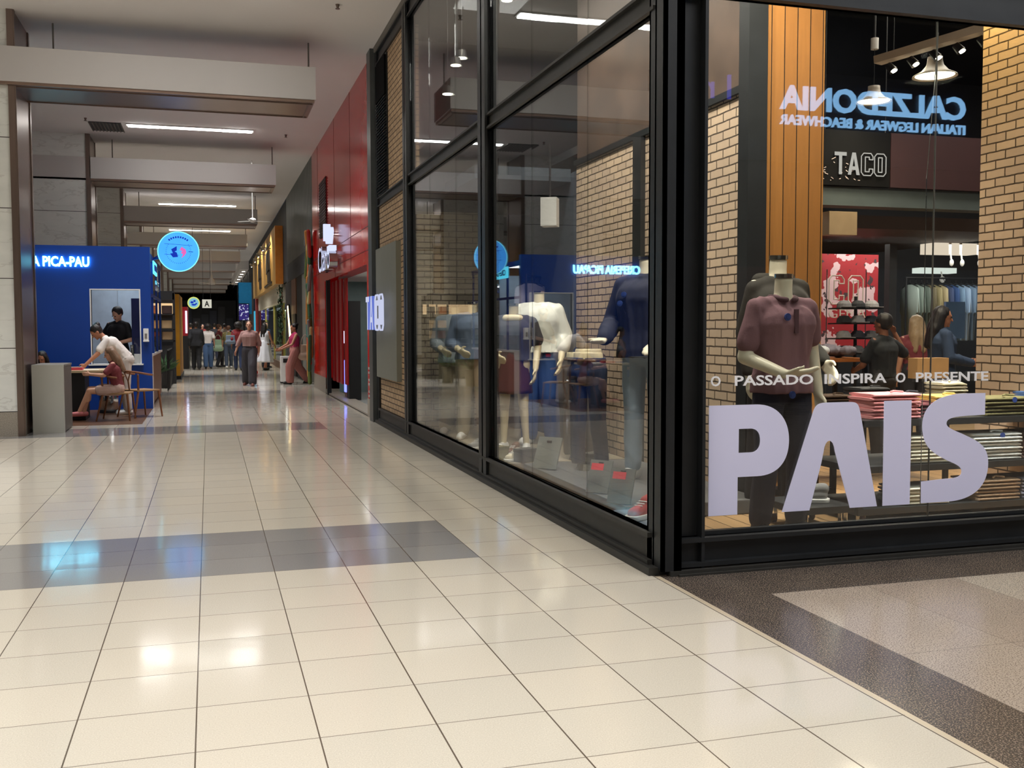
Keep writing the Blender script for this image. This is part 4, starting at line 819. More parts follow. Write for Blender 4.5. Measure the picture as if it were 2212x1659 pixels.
# ---- far end and left side of the corridor
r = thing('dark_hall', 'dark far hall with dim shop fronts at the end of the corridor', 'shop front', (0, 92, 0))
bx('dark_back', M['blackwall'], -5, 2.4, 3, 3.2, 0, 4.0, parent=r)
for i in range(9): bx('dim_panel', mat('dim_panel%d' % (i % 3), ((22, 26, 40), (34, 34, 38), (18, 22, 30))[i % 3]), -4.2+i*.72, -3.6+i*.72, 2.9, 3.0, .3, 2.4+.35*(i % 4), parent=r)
r = thing('letter_sign', 'white hanging sign with a black letter A over the corridor', 'sign', (-.05, 45, 2.34)); bx('board', glow('sign_white', (235, 232, 215), .75), -.19, .19, 0, .05, 0, .36, parent=r)
me = fit_text('A', .2, .24, .004, .03); o = link('letter', me, M['black'], r); place(o, (-.10, -.008, .06), (1, 0, 0), (0, 0, 1)); MB().cyl((-.15, .02, .36), (-.15, .02, 3.36), .008, .008, 6).cyl((.15, .02, .36), (.15, .02, 3.36), .008, .008, 6).build('cables', M['black'], r)
r = thing('round_sign', 'small round yellow-rimmed sign with blue blobs farther down the corridor', 'sign', (-.52, 40, 2.43)); MB().cyl((0, -.04, 0), (0, .04, 0), .225, .225, 32).build('lightbox', glow('yellow_light', (214, 226, 120), 1.0), r); MB().cyl((0, -.05, 0), (0, -.04, 0), .18, .18, 32).build('centre_disc', glow('pale_blue_disc', (140, 200, 220), .9), r)
MB().ell((-.06, -.05, .02), (.06, .01, .045)).ell((.03, -.05, .07), (.045, .01, .04)).ell((.0, -.05, -.07), (.09, .01, .035)).ell((.09, -.05, -.03), (.035, .01, .03)).build('blue_blobs', inkb, r); MB().cyl((0, 0, .22), (0, 0, 3.3), .008, .008, 6).build('rod', M['bronze'], r)
r = thing('snack_kiosk', 'black metal snack kiosk with lit shelves, past the blue kiosk', 'kiosk', (0, 28.2, 0))
MB().box(-2.4, -.86, 0, .06, 2.22, 2.45).box(-.9, -.84, 0, .06, 0, 2.4).box(-1.55, -1.5, 0, .06, 0, 2.4).box(-1.22, -1.19, 0, .06, 0, 2.3).box(-2.4, -.86, 0, .3, 1.82, 1.85).box(-2.4, -.86, 0, .3, 1.42, 1.45).box(-2.4, -.86, 0, .3, 1.12, 1.15).box(-2.4, -.9, 1.0, 1.1, 0, 2.4).build('shelf_frame', M['black'], r)
bx('back_light', glow('warm_shelf_glow', (255, 214, 160), .9), -2.4, -.92, .92, .98, 1.86, 2.15, parent=r); bx('counter', M['black'], -2.4, -.88, .05, 1.0, 0, 1.0, parent=r)
for i, (x, z, c) in enumerate(((-1.42, 1.85, (190, 110, 50)), (-1.05, 1.85, (70, 50, 46)), (-1.38, 1.46, (200, 150, 90)), (-1.06, 1.46, (180, 150, 110)), (-1.35, 1.16, (130, 60, 40)), (-1.05, 1.16, (190, 160, 120)))):
    tag(MB().box(x-.13, x+.13, 28.3, 28.5, z+.003, z+.22, .02).build('snack_box', mat('snack%d' % i, c)), '%s snack box on the %s shelf of the black kiosk, %s' % (('orange', 'dark brown', 'tan', 'beige', 'rust', 'cream')[i], ('upper', 'upper', 'middle', 'middle', 'lower', 'lower')[i], 'left' if i % 2 == 0 else 'right'), 'box', 'boxes on the snack kiosk shelves')
r = thing('yellow_kiosk', 'tall mustard yellow panel beside the black snack kiosk', 'kiosk', (0, 30.6, 0)); bx('yellow_panel', mat('mustard', (190, 132, 20), .5), -1.0, -.80, 0, 3.6, 0.1, 2.45, parent=r); bx('base', M['black'], -1.02, -.78, 0, 3.6, 0, .1, parent=r)
r = thing('red_kiosk', 'red kiosk with a bright white light tube behind the yellow panel', 'kiosk', (0, 38.5, 0)); bx('red_box', mat('kiosk_red', (150, 20, 30), .4), -1.6, -.72, 0, 2, 1.2, 2.25, parent=r); bx('light_tube', glow('tube_white', (200, 215, 255), 3), -.80, -.74, -.06, 0, 1.3, 2.1, parent=r); bx('red_base', M['black'], -1.6, -.70, 0, 2, 0, 1.2, parent=r)
def plant(label, x, y, h, seed):
    random.seed(seed); r = thing('potted_plant', label, 'plant', (x, y, 0), 0, 'green plants in black planters by the kiosk')
    MB().lathe([(.001, 0), (.14, 0), (.18, .42), (.001, .40)], n=20).build('pot', M['black'], r); q = MB()
    for i in range(46):
        a = random.uniform(0, 6.28); L = random.uniform(.3, .55); t1 = random.uniform(.3, 1.1); d = Vector((math.cos(a)*math.sin(t1), math.sin(a)*math.sin(t1), math.cos(t1))); sd = Vector((-math.sin(a), math.cos(a), 0))*.022
        b = Vector((0, 0, .40)); m_ = b+d*L*.6; e_ = b+d*L+Vector((0, 0, -.12*math.sin(t1)*L*2))
        q.prism([b-sd*.4, m_-sd, e_, m_+sd, b+sd*.4], (0, 0, .003))
    q.build('leaves', mat('plant_green', (46, 84, 44), .5, var=.3), r)
plant('green plant in black planter at the end of the kiosk counter', -1.22, 24.6, .9, 1); plant('second green planter, right of the first beside the black railing', -1.05, 26.2, .9, 2)
r = thing('railing', 'thin black railing behind the kiosk planters', 'railing', (-.93, 26, 0)); q = MB(); q.cap((0, -1.2, .95), (0, 1.8, .95), .015, .015, 6, 2).cap((0, -1.2, .5), (0, 1.8, .5), .01, .01, 6, 2)
for i in range(7): q.cap((0, -1.2+i*.5, 0.01), (0, -1.2+i*.5, .95), .012, .012, 6, 2)
q.build('bars', M['black'], r)
for i, (x, y) in enumerate(((-1.15, 31.2), (-1.05, 33.8))):
    r = thing('bar_stool', 'black bar stool %s along the dark railing of the corridor' % ('nearer' if i == 0 else 'farther'), 'stool', (x+.6, y+1.5, 0)) if False else None
r = thing('shop_bin', 'pale grey box bin standing at the entrance beside the person in pink', 'bin', (1.98, 27.6, 0)); MB().box(-.16, .16, -.16, .16, .03, .72, .01).build('body', M['white'], r); MB().box(-.17, .17, -.17, .17, 0, .04).build('base', M['black'], r); MB().box(-.10, .10, -.17, -.16, .55, .66).build('slot', M['black'], r)
# dim things at the right, dark wall behind the corridor shops
# ================================================================ WINDOW LETTERING
vin = mat('lilac_white_vinyl', (224, 224, 255), .6, var=.01)
vin2 = mat('white_vinyl', (244, 244, 248), .6, var=.01)
def arc(cx, cy, rx, ry, a0, a1, n=14): return [(cx+rx*math.cos(math.radians(a0+(a1-a0)*i/n)), cy+ry*math.sin(math.radians(a0+(a1-a0)*i/n))) for i in range(n+1)]
def bez(p0, p1, p2, p3, n=16): return [tuple((1-t)**3*p0[k]+3*(1-t)**2*t*p1[k]+3*(1-t)*t*t*p2[k]+t**3*p3[k] for k in (0, 1)) for t in [i/n for i in range(n+1)]]
r = thing('window_lettering', 'huge lilac-white letters PAIS stuck on the front window', 'lettering', (2.85, 5.417, .32))
h = .665
P_ = [[(0, 0), (.195, 0), (.195, .228), (.33, .228)]+bez((.33, .228), (.47, .228), (.545, .31), (.545, .44))+bez((.545, .44), (.545, .57), (.46, h), (.32, h))+[(0, h)],
      [(.20, .375), (.28, .375)]+bez((.28, .375), (.33, .375), (.345, .41), (.345, .445))+bez((.345, .445), (.345, .49), (.325, .52), (.275, .52))+[(.20, .52)]]
A_ = [[(.50, -.002), (.695, -.002)]+[(.775, .29)]+bez((.79, .36), (.80, .45), (.86, .45), (.87, .36), 8)+[(.985, -.002), (1.185, -.002)]+[(1.05, .60)]+bez((1.05, .60), (1.035, .665), (1.02, h), (.95, h), 8)+[(.80, h)]+bez((.80, h), (.735, h), (.72, .64), (.705, .59), 8)]
I_ = [[(1.225, -.002), (1.43, -.002), (1.43, h), (1.225, h)]]
S_ = [[(1.515, 0)]+[(1.72, 0)]+bez((1.72, 0), (1.93, 0), (2.035, .09), (2.035, .235))+bez((2.035, .235), (2.035, .36), (1.94, .39), (1.82, .44), 12)+bez((1.82, .44), (1.74, .47), (1.70, .485), (1.70, .51), 8)+bez((1.70, .51), (1.70, .55), (1.78, .55), (1.86, .555), 8)+[(2.0, .558), (2.0, .70)]+[(1.84, .70)]+bez((1.84, .70), (1.64, .70), (1.515, .64), (1.515, .50))+bez((1.515, .50), (1.515, .36), (1.60, .32), (1.72, .265), 12)+bez((1.72, .265), (1.80, .235), (1.825, .22), (1.825, .19), 8)+bez((1.825, .19), (1.825, .15), (1.76, .15), (1.70, .15), 8)+[(1.515, .14)]]
for s_ in (P_, A_, I_, S_):
    o = link('letter', poly_me(s_, .0012), vin, r); place(o, (0, -.003, 0), (1, 0, 0), (0, 0, 1))
r = thing('window_slogan', 'white line O PASSADO INSPIRA O PRESENTE across the front window', 'lettering', (2.85, 5.414, 1.10))
for wd, px0, px1 in (('O', .01, .075), ('PASSADO', .17, .71), ('INSPIRA', .79, 1.24), ('O', 1.31, 1.38), ('PRESENTE', 1.46, 2.02)):
    me = fit_text(wd, px1-px0, .062, .0012, .018); o = link('word', me, vin2, r); place(o, (px0, 0, 0), (1, 0, 0), (0, 0, 1))

# ================================================================ MANNEQUINS
NV = cl('navy', (20, 24, 44)); 
def badge(parent, loc, r_=.022, rot=None):
    o = MB().cyl((0, -.004, 0), (0, .004, 0), r_, r_, 20).cyl((0, -.006, 0), (0, -.004, 0), r_*.6, r_*.6, 20).build('round_sticker', mat('blue_sticker', (44, 66, 130), .4, var=.3, scale=90), parent); o.location = loc; return o
MP = dict(pel=(0, .0, .92), wai=(0, .0, 1.05), che=(0, -.01, 1.27), nek=(0, .0, 1.43), sL=(.19, 0, 1.38), sR=(-.19, 0, 1.38), eL=(.25, .05, 1.12), wL=(.25, -.02, .86), eR=(-.25, .02, 1.08), wR=(-.15, -.22, .99),
          kL=(.11, -.03, .50), aL=(.13, .02, .085), tL=(.15, -.12, .035), kR=(-.10, .0, .50), aR=(-.12, .03, .085), tR=(-.15, -.11, .035))
m1 = figure('mannequin', 'mannequin in mauve polo shirt and navy trousers nearest the front window', 'mannequin', (3.775, 6.12, .008), .08, MP, 1.15, M['creamw'], cl('mauve_polo', (126, 92, 100)), NV, None, M['black'], head=False, mitt=True, sleeve='short', hem=.90, vox=.010, loose=.014, legw=.018, curl=.25, handup={'R': Vector((0, -.3, -1)), 'L': Vector((1, 0, 0))}, hd={'R': Vector((.8, -.45, .05))}, seed=2)
badge(m1, (-.07, -.145, 1.315)); badge(m1, (-.03, -.145, .86))
MB().box(-.013, .013, -.140, -.125, 1.22, 1.36).build('button_placket', cl('mauve_dark', (84, 56, 64)), m1)
q = MB(); n_ = 20
for i in range(n_):
    a0, a1 = -PI/2+.35+(2*PI-.7)*i/n_, -PI/2+.35+(2*PI-.7)*(i+1)/n_
    q.cap((.076*math.cos(a0), .078*math.sin(a0), 1.435-.02*max(0, -math.sin(a0))), (.076*math.cos(a1), .078*math.sin(a1), 1.435-.02*max(0, -math.sin(a1))), .017, .017, 8, 2)
blob('collar', q, .006, cl('mauve_dark', (84, 56, 64)), m1, 2)
MP2 = dict(MP); MP2.update(sL=(.155, 0, 1.38), sR=(-.155, 0, 1.38), eR=(-.19, .04, 1.11), wR=(-.20, -.02, .86), eL=(.19, .02, 1.1), wL=(.22, -.16, .93))
m2 = figure('mannequin', 'mannequin in dark olive jacket standing behind the polo mannequin', 'mannequin', (4.22, 6.92, .008), .0, MP2, 1.27, M['creamw'], cl('dark_olive_jacket', (32, 30, 24)), cl('black_trouser', (28, 28, 34)), None, M['black'], head=False, mitt=True, sleeve='long', hem=.88, vox=.012, loose=.018, topname='jacket', seed=4)
blob('hood', MB().cap((-.10, .04, 1.42), (.10, .04, 1.42), .05, .05).cap((-.08, .09, 1.38), (.08, .09, 1.38), .06, .06), .012, cl('dark_olive_jacket', (32, 30, 24)), m2, 3)
MP3 = dict(MP); MP3.update(eL=(.30, .04, 1.12), wL=(.22, -.22, .98), eR=(-.28, .02, 1.11), wR=(-.20, -.25, 1.0))
m3 = figure('mannequin', 'mannequin in navy jacket with faded jeans at the right end of the side window', 'mannequin', (3.62, 8.02, .12), -.9, MP3, 1.24, M['creamw'], NV, cl('washed_jeans', (150, 168, 186)), None, M['white'], head=False, mitt=True, sleeve='long', hem=.90, vox=.011, loose=.035, topname='jacket', legw=.012, curl=.3, seed=6, hd={'R': Vector((.2, -.9, -.2)), 'L': Vector((-.1, -.95, -.3))}, handup={'R': Vector((0, 0, -1)), 'L': Vector((0, 0, 1))})
badge(m3, (-.09, -.17, 1.30), .02); badge(m3, (-.12, -.17, 1.24), .02)
MP4 = dict(MP); MP4.update(eL=(.25, .04, 1.12), wL=(.25, -.08, .88), eR=(-.25, .02, 1.10), wR=(-.13, -.22, 1.02))
m4 = figure('mannequin', 'mannequin in shiny white blouse and blue jeans in the side window', 'mannequin', (3.66, 11.1, .102), -.6, MP4, 1.13, M['cream'], mat('shiny_white_blouse', (226, 226, 216), .35, bump=.2, bscale=20), cl('blue_jeans', (40, 70, 120)), None, M['white'], head=False, mitt=True, sleeve='three', hem=.98, vox=.011, loose=.045, legw=.035, seed=8, topname='blouse')
m5 = figure('mannequin', 'mannequin in dark grey dress with pale collar left of the white blouse', 'mannequin', (3.2, 10.6, .102), -.5, MP4, 1.03, M['cream'], cl('charcoal_dress', (62, 60, 66)), cl('burgundy_skirt', (70, 26, 32)), None, M['white'], head=False, mitt=True, sleeve='short', hem=1.0, vox=.011, loose=.03, skirt=(1.05, .62, .13, .20), seed=10, topname='blouse')
blob('pale_collar', MB().cap((-.07, -.05, 1.41), (.07, -.05, 1.41), .045, .045).cap((-.09, .03, 1.40), (.09, .03, 1.40), .045, .045), .010, M['cream'], m5, 2)
m6 = figure('mannequin', 'mannequin in pale denim shirt and khaki trousers leftmost in the side window', 'mannequin', (3.03, 12.62, .102), -.35, MP4, 1.05, M['cream'], cl('pale_denim', (140, 150, 158)), cl('khaki', (158, 146, 116)), None, M['white'], head=False, mitt=True, sleeve='three', hem=.90, vox=.011, loose=.035, legw=.05, seed=12)
m7 = figure('mannequin', 'mannequin in blue denim jacket partly hidden by the steel mullion', 'mannequin', (3.07, 11.9, .102), -.3, MP4, 1.06, M['cream'], cl('denim_jacket', (100, 116, 140)), cl('beige_trouser', (176, 160, 130)), None, M['white'], head=False, mitt=True, sleeve='three', hem=.95, vox=.011, loose=.03, legw=.03, seed=14, topname='jacket')
def trouser_form(label, loc, rz, m, sc_, belt=None):
    r = thing('trouser_form', label, 'display form', loc, rz, 'half-body forms wearing trousers'); r.scale = (sc_,)*3
    J = fig_joints(MP); q = MB(); q.cap(J['pel']-Vector((.06, 0, 0)), J['pel']+Vector((.06, 0, 0)), .122, .122)
    for k in (-1, 1): q.cap(J['pel']+Vector((.06*k, 0, 0)), J['wai']+Vector((.055*k, 0, 0)), .12, .105)
    for s in 'LR': q.cap(J['h'+s], J['k'+s], .10, .078); q.cap(J['k'+s], J['a'+s], .076, .066)
    blob('trousers', q, .011, m, r, 3, [((0, 0, 1.05), (0, 0, 1)), ((0, 0, .05), (0, 0, -1))], .007, 7, int(loc[1]*7))
    q = MB()
    for k in (-1, 0, 1): q.cap((.05*k, 0, 1.02), (.05*k, 0, 1.07), .10, .095)
    blob('waist_form', q, .011, M['cream'], r, 2, [((0, 0, 1.10), (0, 0, 1))])
    q = MB(); pts = [(.165*math.cos(a), .118*math.sin(a), 1.03) for a in [2*PI*i/24 for i in range(25)]]; q.tube(pts, .014, 6); q.build('belt', mat('belt_leather', (70, 44, 28), .5), r)
    MB().cyl((0, 0, 0), (0, 0, .06), .12, .10, 20).cyl((.1, 0, 0), (.12, 0, .1), .03, .03, 10).build('foot_stand', M['chrome'], r)
trouser_form('half-body form in grey cargo trousers beside the white blouse mannequin', (3.63, 9.68, .102), -.7, cl('grey_cargo', (88, 82, 80)), 1.0)
trouser_form('half-body form in dark jeans beneath the navy jacket sleeve', (3.40, 8.85, .12), -.8, cl('dark_jeans', (42, 54, 84)), 1.0)
trouser_form('half-body form in navy trousers behind the grey cargo trousers', (3.92, 10.2, .102), -.5, NV, 1.02)
# display platform, shoes and price boards
tag(MB().box(2.95, 4.12, 6.9, 9.45, .012, .12, .008).build('display_platform', mat('dark_grey_platform', (88, 88, 88), .5)), 'low dark grey display platform in the side window', 'platform')
tag(MB().box(2.72, 4.12, 9.62, 12.95, .012, .10, .008).build('display_platform', mat('beige_platform', (132, 122, 104), .5)), 'low beige display platform at the far end of the side window', 'platform')
tag(MB().box(2.66, 2.95, 5.95, 6.6, .012, .16, .008).build('display_block', mat('blue_grey_block', (96, 110, 126), .5)), 'low block under the red sneaker beside the corner post', 'block')
def sneaker(label, loc, rz, m, s=1.0):
    r = thing('sneaker', label, 'shoe', loc, rz, 'display shoes in the side window'); r.scale = (s,)*3
    q = MB(); q.cap((0, .08, .05), (0, -.09, .035), .042, .036).cap((0, .09, .09), (0, .03, .085), .04, .035); blob('upper', q, .007, m, r, 3, [((0, 0, .015), (0, 0, -1)), ((0, .0, .125), (0, 0, 1))])
    q = MB(); q.cap((0, .085, .02), (0, -.10, .02), .05, .044); blob('sole', q, .007, M['white'], r, 2, [((0, 0, 0), (0, 0, -1)), ((0, 0, .028), (0, 0, 1))])
    q = MB()
    for i in range(5): q.cap((-.022, -.05+i*.022, .073+i*.009), (.022, -.045+i*.022, .073+i*.009), .004, .004, 6, 2)
    q.build('laces', M['white'], r)
sneaker('big red canvas sneaker beside the black corner post', (2.80, 6.25, .162), -1.0, mat('red_canvas', (168, 44, 44), .8), 1.25)
sneaker('white sneaker low beside the corner post', (2.72, 5.82, .01), -1.2, M['white']); sneaker('cream sneaker on the beige platform near the mullion', (2.95, 9.8, .102), -.9, mat('cream_canvas', (200, 190, 166), .8))
sneaker('brown shoe beneath the white blouse mannequin', (3.1, 10.3, .102), -.7, mat('brown_leather', (96, 60, 40), .5)); sneaker('grey sneaker at the far end of the side window', (2.85, 10.9, .102), -1.1, mat('grey_canvas', (120, 120, 120), .8)); sneaker('black shoe on the dark platform behind the price boards', (3.2, 7.9, .122), -.6, M['black'])
for i, (x, y) in enumerate(((3.0, 7.55), (2.98, 7.05))):
    r = thing('price_board', 'leaning grey price board with red label, '+('farther' if i == 0 else 'nearer')+' of the two', 'price board', (x, y, .122), -.9, 'leaning price boards with red labels'); q = Matrix.Rotation(-.35, 4, 'X').to_quaternion()
    MB().obox((0, 0, .13), (.20, .015, .27), q).build('board', mat('board_grey', (112, 116, 112), .5), r); MB().obox((0, -.033, .215), (.11, .004, .055), q).build('red_label', mat('red_label', (214, 52, 62), .5, emit=(220, 50, 60), es=.25), r); MB().obox((0, .06, .12), (.04, .012, .26), Matrix.Rotation(.25, 4, 'X').to_quaternion()).build('prop', M['black'], r)
r = thing('wedge_board', 'blank grey slanted stand on the platform left of the price boards', 'stand', (3.05, 9.0, .122), -.9); MB().obox((0, 0, .15), (.26, .015, .31), Matrix.Rotation(-.4, 4, 'X').to_quaternion()).build('board', mat('board_grey', (112, 116, 112), .5), r); MB().obox((0, .07, .13), (.05, .012, .28), Matrix.Rotation(.3, 4, 'X').to_quaternion()).build('prop', M['black'], r)
for i, (x, y, z, c, lb) in enumerate(((2.82, 9.95, .102, (128, 120, 84), 'small olive box near the mullion'), (3.05, 9.7, .102, (90, 86, 80), 'small dark box on the beige platform'), (3.5, 9.0, .122, (160, 160, 150), 'pale box beneath the grey cargo trousers'))):
    r = thing('display_box', lb, 'box', (x, y, z), .4); MB().box(-.1, .1, -.07, .07, 0, .12, .005).build('carton', mat('dbox%d' % i, c), r); MB().box(-.104, .104, -.074, .074, .10, .135, .004).build('lid', mat('dboxl%d' % i, tuple(int(v*.85) for v in c)), r)
# speaker box
r = thing('wall_speaker', 'white box speaker high on the slate wall inside the side window', 'speaker', (3.24, 9.5, 2.45), -.5); MB().box(-.08, .08, -.07, .10, 0, .28, .006).build('cabinet', M['white'], r); MB().cyl((0, .02, .28), (0, .02, .80), .01, .01, 8).build('bracket', M['black'], r)
# ---- garments on rails
def garment(m, label, loc, rz, L=.72, W_=.42, group=None, hook=True, sleeve=True):
    r = thing('hanging_shirt', label, 'shirt', loc, rz, group)
    q = MB(); q.prism([Vector((-W_*.5, -.02, -.06)), Vector((-.07, -.02, 0)), Vector((.07, -.02, 0)), Vector((W_*.5, -.02, -.06)), Vector((W_*.58, -.02, -.42)), Vector((W_*.44, -.02, -.42)), Vector((W_*.42, -.02, -L)), Vector((-W_*.42, -.02, -L)), Vector((-W_*.44, -.02, -.42)), Vector((-W_*.58, -.02, -.42))], (0, .045, 0))
    bmesh.ops.bevel(q.bm, geom=q.bm.edges[:], offset=.012, segments=2, affect='EDGES'); q.build('cloth', m, r, True)
    q = MB(); q.cap((-W_*.46, 0, -.035), (0, 0, .02), .008, .008, 6, 2).cap((W_*.46, 0, -.035), (0, 0, .02), .008, .008, 6, 2).cap((0, 0, .02), (0, 0, .06), .004, .004, 6, 2).tube([(.0, 0, .06), (.022, 0, .075), (.022, 0, .095), (0, 0, .105), (-.015, 0, .095)], .004, 5); q.build('hanger', M['black'], r); return r
def rail(label, a, b, h=None, legs=True):
    r = thing('clothes_rail', label, 'rail', a); d = Vector(b)-Vector(a); q = MB(); q.cap((0, 0, 0), d, .014, .014, 8, 2); q.build('bar', M['black'], r)
    if legs:
        for t in (0, 1): MB().cap(d*t, Vector((d.x*t, d.y*t, -a[2]+.02)), .014, .014, 8, 2).build('post', M['black'], r)
    return r
rail('black clothes rail with grey shirts behind the white blouse mannequin', (3.85, 12.2, 2.12), (4.75, 13.4, 2.12))
names = ['pale lavender', 'grey', 'blue-grey', 'steel grey', 'slate', 'dusty rose', 'pale grey']; colr = [(150, 146, 166), (120, 122, 132), (110, 122, 150), (126, 130, 142), (84, 90, 108), (160, 120, 116), (150, 152, 160)]
for i in range(7):
    f = (i+.6)/7.4; garment(cl('hg%d' % i, colr[i]), '%s shirt hanging behind the white blouse mannequin, %s on its rail' % (names[i], ORD[i].replace('topmost', 'first')), (3.85+.9*f, 12.2+1.2*f, 2.02), .25, .78, group='shirts on the rail in the side window')
rail('long black clothes rail near the back wall behind the dark-haired shopper', (9.75, 12.5, 2.17), (11.6, 12.5, 2.17))
c2 = [(150, 164, 158), (128, 142, 134), (92, 104, 96), (104, 96, 74), (150, 140, 104), (168, 156, 122), (60, 74, 110), (52, 80, 130), (120, 150, 180), (150, 176, 206), (110, 134, 160), (96, 116, 140), (74, 94, 124), (96, 108, 124), (70, 84, 96), (88, 96, 110), (60, 66, 80), (48, 52, 64)]
n2 = ['pale sage', 'sage green', 'grey-green', 'khaki brown', 'khaki', 'sand', 'dark navy', 'cobalt', 'light blue', 'sky blue', 'denim blue', 'steel blue', 'indigo', 'slate blue', 'dark teal', 'grey-blue', 'charcoal blue', 'ink']
for i in range(18): garment(cl('hr%d' % i, c2[i]), '%s shirt, %s from the left on the long back rail' % (n2[i], ORD[i].replace('topmost', 'first')), (9.82+i*.1, 12.5, 2.07), 1.35, .82, .5, 'shirts on the long back rail')
# ================================================================ CARTS WITH FOLDED CLOTHES
def cart(label, x0, x1, y0, y1, shelves, loc=None):
    r = thing('display_cart', label, 'cart', ((x0+x1)/2, (y0+y1)/2, .0)); w_, d = (x1-x0)/2, (y1-y0)/2
    for z in shelves: MB().box(-w_, w_, -d, d, z-.05, z, .004).build('shelf', mat('cart_black', (34, 36, 38), .5), r)
    for sx in (-1, 1):
        for sy in (-1, 1):
            if len(shelves) > 1: MB().box(sx*(w_-.02)-.02, sx*(w_-.02)+.02, sy*(d-.02)-.02, sy*(d-.02)+.02, shelves[0], shelves[-1]).build('post', mat('cart_black', (34, 36, 38), .5), r)
            q = MB(); q.cyl((sx*(w_-.06)-.018, sy*(d-.05), .042), (sx*(w_-.06)+.018, sy*(d-.05), .042), .033, .033, 16); wh = q.build('wheel', mat('caster_rubber', (70, 52, 44), .6), r)
            MB().box(sx*(w_-.06)-.026, sx*(w_-.06)-.02, sy*(d-.05)-.02, sy*(d-.05)+.02, .03, shelves[0]-.05+.001).box(sx*(w_-.06)+.02, sx*(w_-.06)+.026, sy*(d-.05)-.02, sy*(d-.05)+.02, .03, shelves[0]-.05+.001).build('fork', M['chrome'], wh)
    return r
cart('low black rolling platform with a shoe beneath the letter A', 3.92, 4.36, 6.1, 6.6, (.19,))
sneaker('grey shoe on the low rolling platform behind the letter A', (4.12, 6.3, .192), -1.9, mat('grey_canvas', (120, 120, 120), .8), 1.1)
cart('long black three-shelf cart stacked with folded shirts behind the window', 4.52, 6.7, 6.28, 6.95, (.12, .43, .77))
cart('black frame cart between the two rolling carts, nearly empty', 4.38, 4.9, 7.1, 7.6, (.14, .62))
def stack(name, colname, label, x, y, z, n, cols, W_=.36, D=.28, th=.026, group=None, sticker=False, rz=0):
    random.seed(int(x*100+z*1000)); first = None; zz = z+.001
    for i in range(n):
        k = n-1-i; c = cols[i % len(cols)]; m = cl('fold_%d_%d_%d' % c, c)
        r = thing('folded_shirt', '%s %s, %s of the stack %s' % (colname, name, ORD[k] if k else 'topmost', label), 'shirt', (x+random.uniform(-.006, .006), y+random.uniform(-.006, .006), zz), rz+random.uniform(-.03, .03), group)
        if first is None or len(cols) > 1:
            q = MB(); q.box(-W_/2, W_/2, -D/2, D/2, 0, th-.002, 0)
            bmesh.ops.subdivide_edges(q.bm, edges=q.bm.edges[:], cuts=6, use_grid_fill=True)
            for v in q.bm.verts:
                e = max(abs(v.co.x)/(W_/2), 0)**3; v.co.z += .0; 
                zc = th/2; ed = max(0, abs(v.co.y)/(D/2)-.75)/.25; v.co.z = zc+(v.co.z-zc)*(1-.55*ed)
                if k == 0: v.co.z += .014*(1-(v.co.x/(W_/2))**2)*(v.co.z/th)+.004*math.sin(v.co.x*40)
            me_o = q.build('fabric', m, r, True); first = me_o.data
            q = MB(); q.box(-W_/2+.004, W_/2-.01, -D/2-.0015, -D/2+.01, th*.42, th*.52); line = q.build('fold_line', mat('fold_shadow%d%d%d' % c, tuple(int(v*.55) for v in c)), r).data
        else:
            o = bpy.data.objects.new('fabric', first); C.objects.link(o); o.parent = r; o = bpy.data.objects.new('fold_line', line); C.objects.link(o); o.parent = r
        if k == 0:
            q = MB(); q.tube([(-.05, -D/2+.02, th+.014), (0, -D/2+.055, th+.018), (.05, -D/2+.02, th+.014)], .008, 6); q.build('collar', m, r)
            if sticker: o = MB().cyl((0, 0, 0), (0, 0, .003), .022, .022, 20).build('round_sticker', mat('blue_sticker', (44, 66, 130), .4), r); o.location = (.04, -D/2-.002, th*.3); o.rotation_euler = (PI/2, 0, 0)
        zz += th
stack('shirt', 'pink', 'left on the top shelf of the cart', 4.86, 6.46, .77, 7, [(238, 160, 164)], .40, .32, .027, 'pink shirts on the cart')
stack('shirt', 'maroon', 'behind the letters I and S', 5.16, 6.52, .77, 4, [(92, 40, 48)], .26, .3, .026, 'maroon shirts on the cart')
stack('shirt', 'mustard', 'behind the top of the letter S', 5.42, 6.55, .77, 6, [(206, 174, 92)], .24, .3, .026, 'mustard shirts on the cart')
stack('shirt', 'olive', 'right of the letter S on the top shelf', 5.88, 6.46, .77, 5, [(104, 100, 66)], .44, .32, .028, 'olive shirts on the cart', True)
stack('shirt', 'cream striped', 'farther back above the letter S', 5.72, 6.82, .77, 9, [(206, 200, 176), (150, 140, 120)], .22, .24, .026, 'cream shirts on the cart')
stack('shirt', 'dark navy', 'at the back of the top shelf', 5.32, 6.84, .77, 6, [(44, 46, 58)], .26, .24, .026, 'navy shirts on the cart')
stack('shirt', 'off-white', 'between letters I and S on the middle shelf', 5.18, 6.46, .43, 8, [(240, 238, 222)], .4, .32, .026, 'off-white shirts on the cart')
stack('shirt', 'white', 'right of the letter S on the middle shelf', 5.78, 6.46, .43, 8, [(236, 242, 244)], .44, .32, .026, 'white shirts on the cart', True)
stack('shirt', 'brown plaid', 'at the right edge of the middle shelf', 6.24, 6.46, .43, 8, [(92, 72, 66)], .4, .32, .026, 'brown shirts on the cart', True)
stack('shirt', 'pale grey', 'between letters I and S, bottom shelf', 5.14, 6.46, .12, 5, [(226, 226, 212)], .4, .32, .027, 'pale grey shirts on the cart')
stack('shirt', 'beige', 'right of the letter S on the bottom shelf', 5.80, 6.46, .12, 6, [(166, 142, 118)], .38, .32, .027, 'beige shirts on the cart')
stack('shirt', 'blue-grey', 'at the right edge of the bottom shelf', 6.22, 6.46, .12, 6, [(120, 126, 146)], .38, .32, .027, 'blue-grey shirts on the cart')
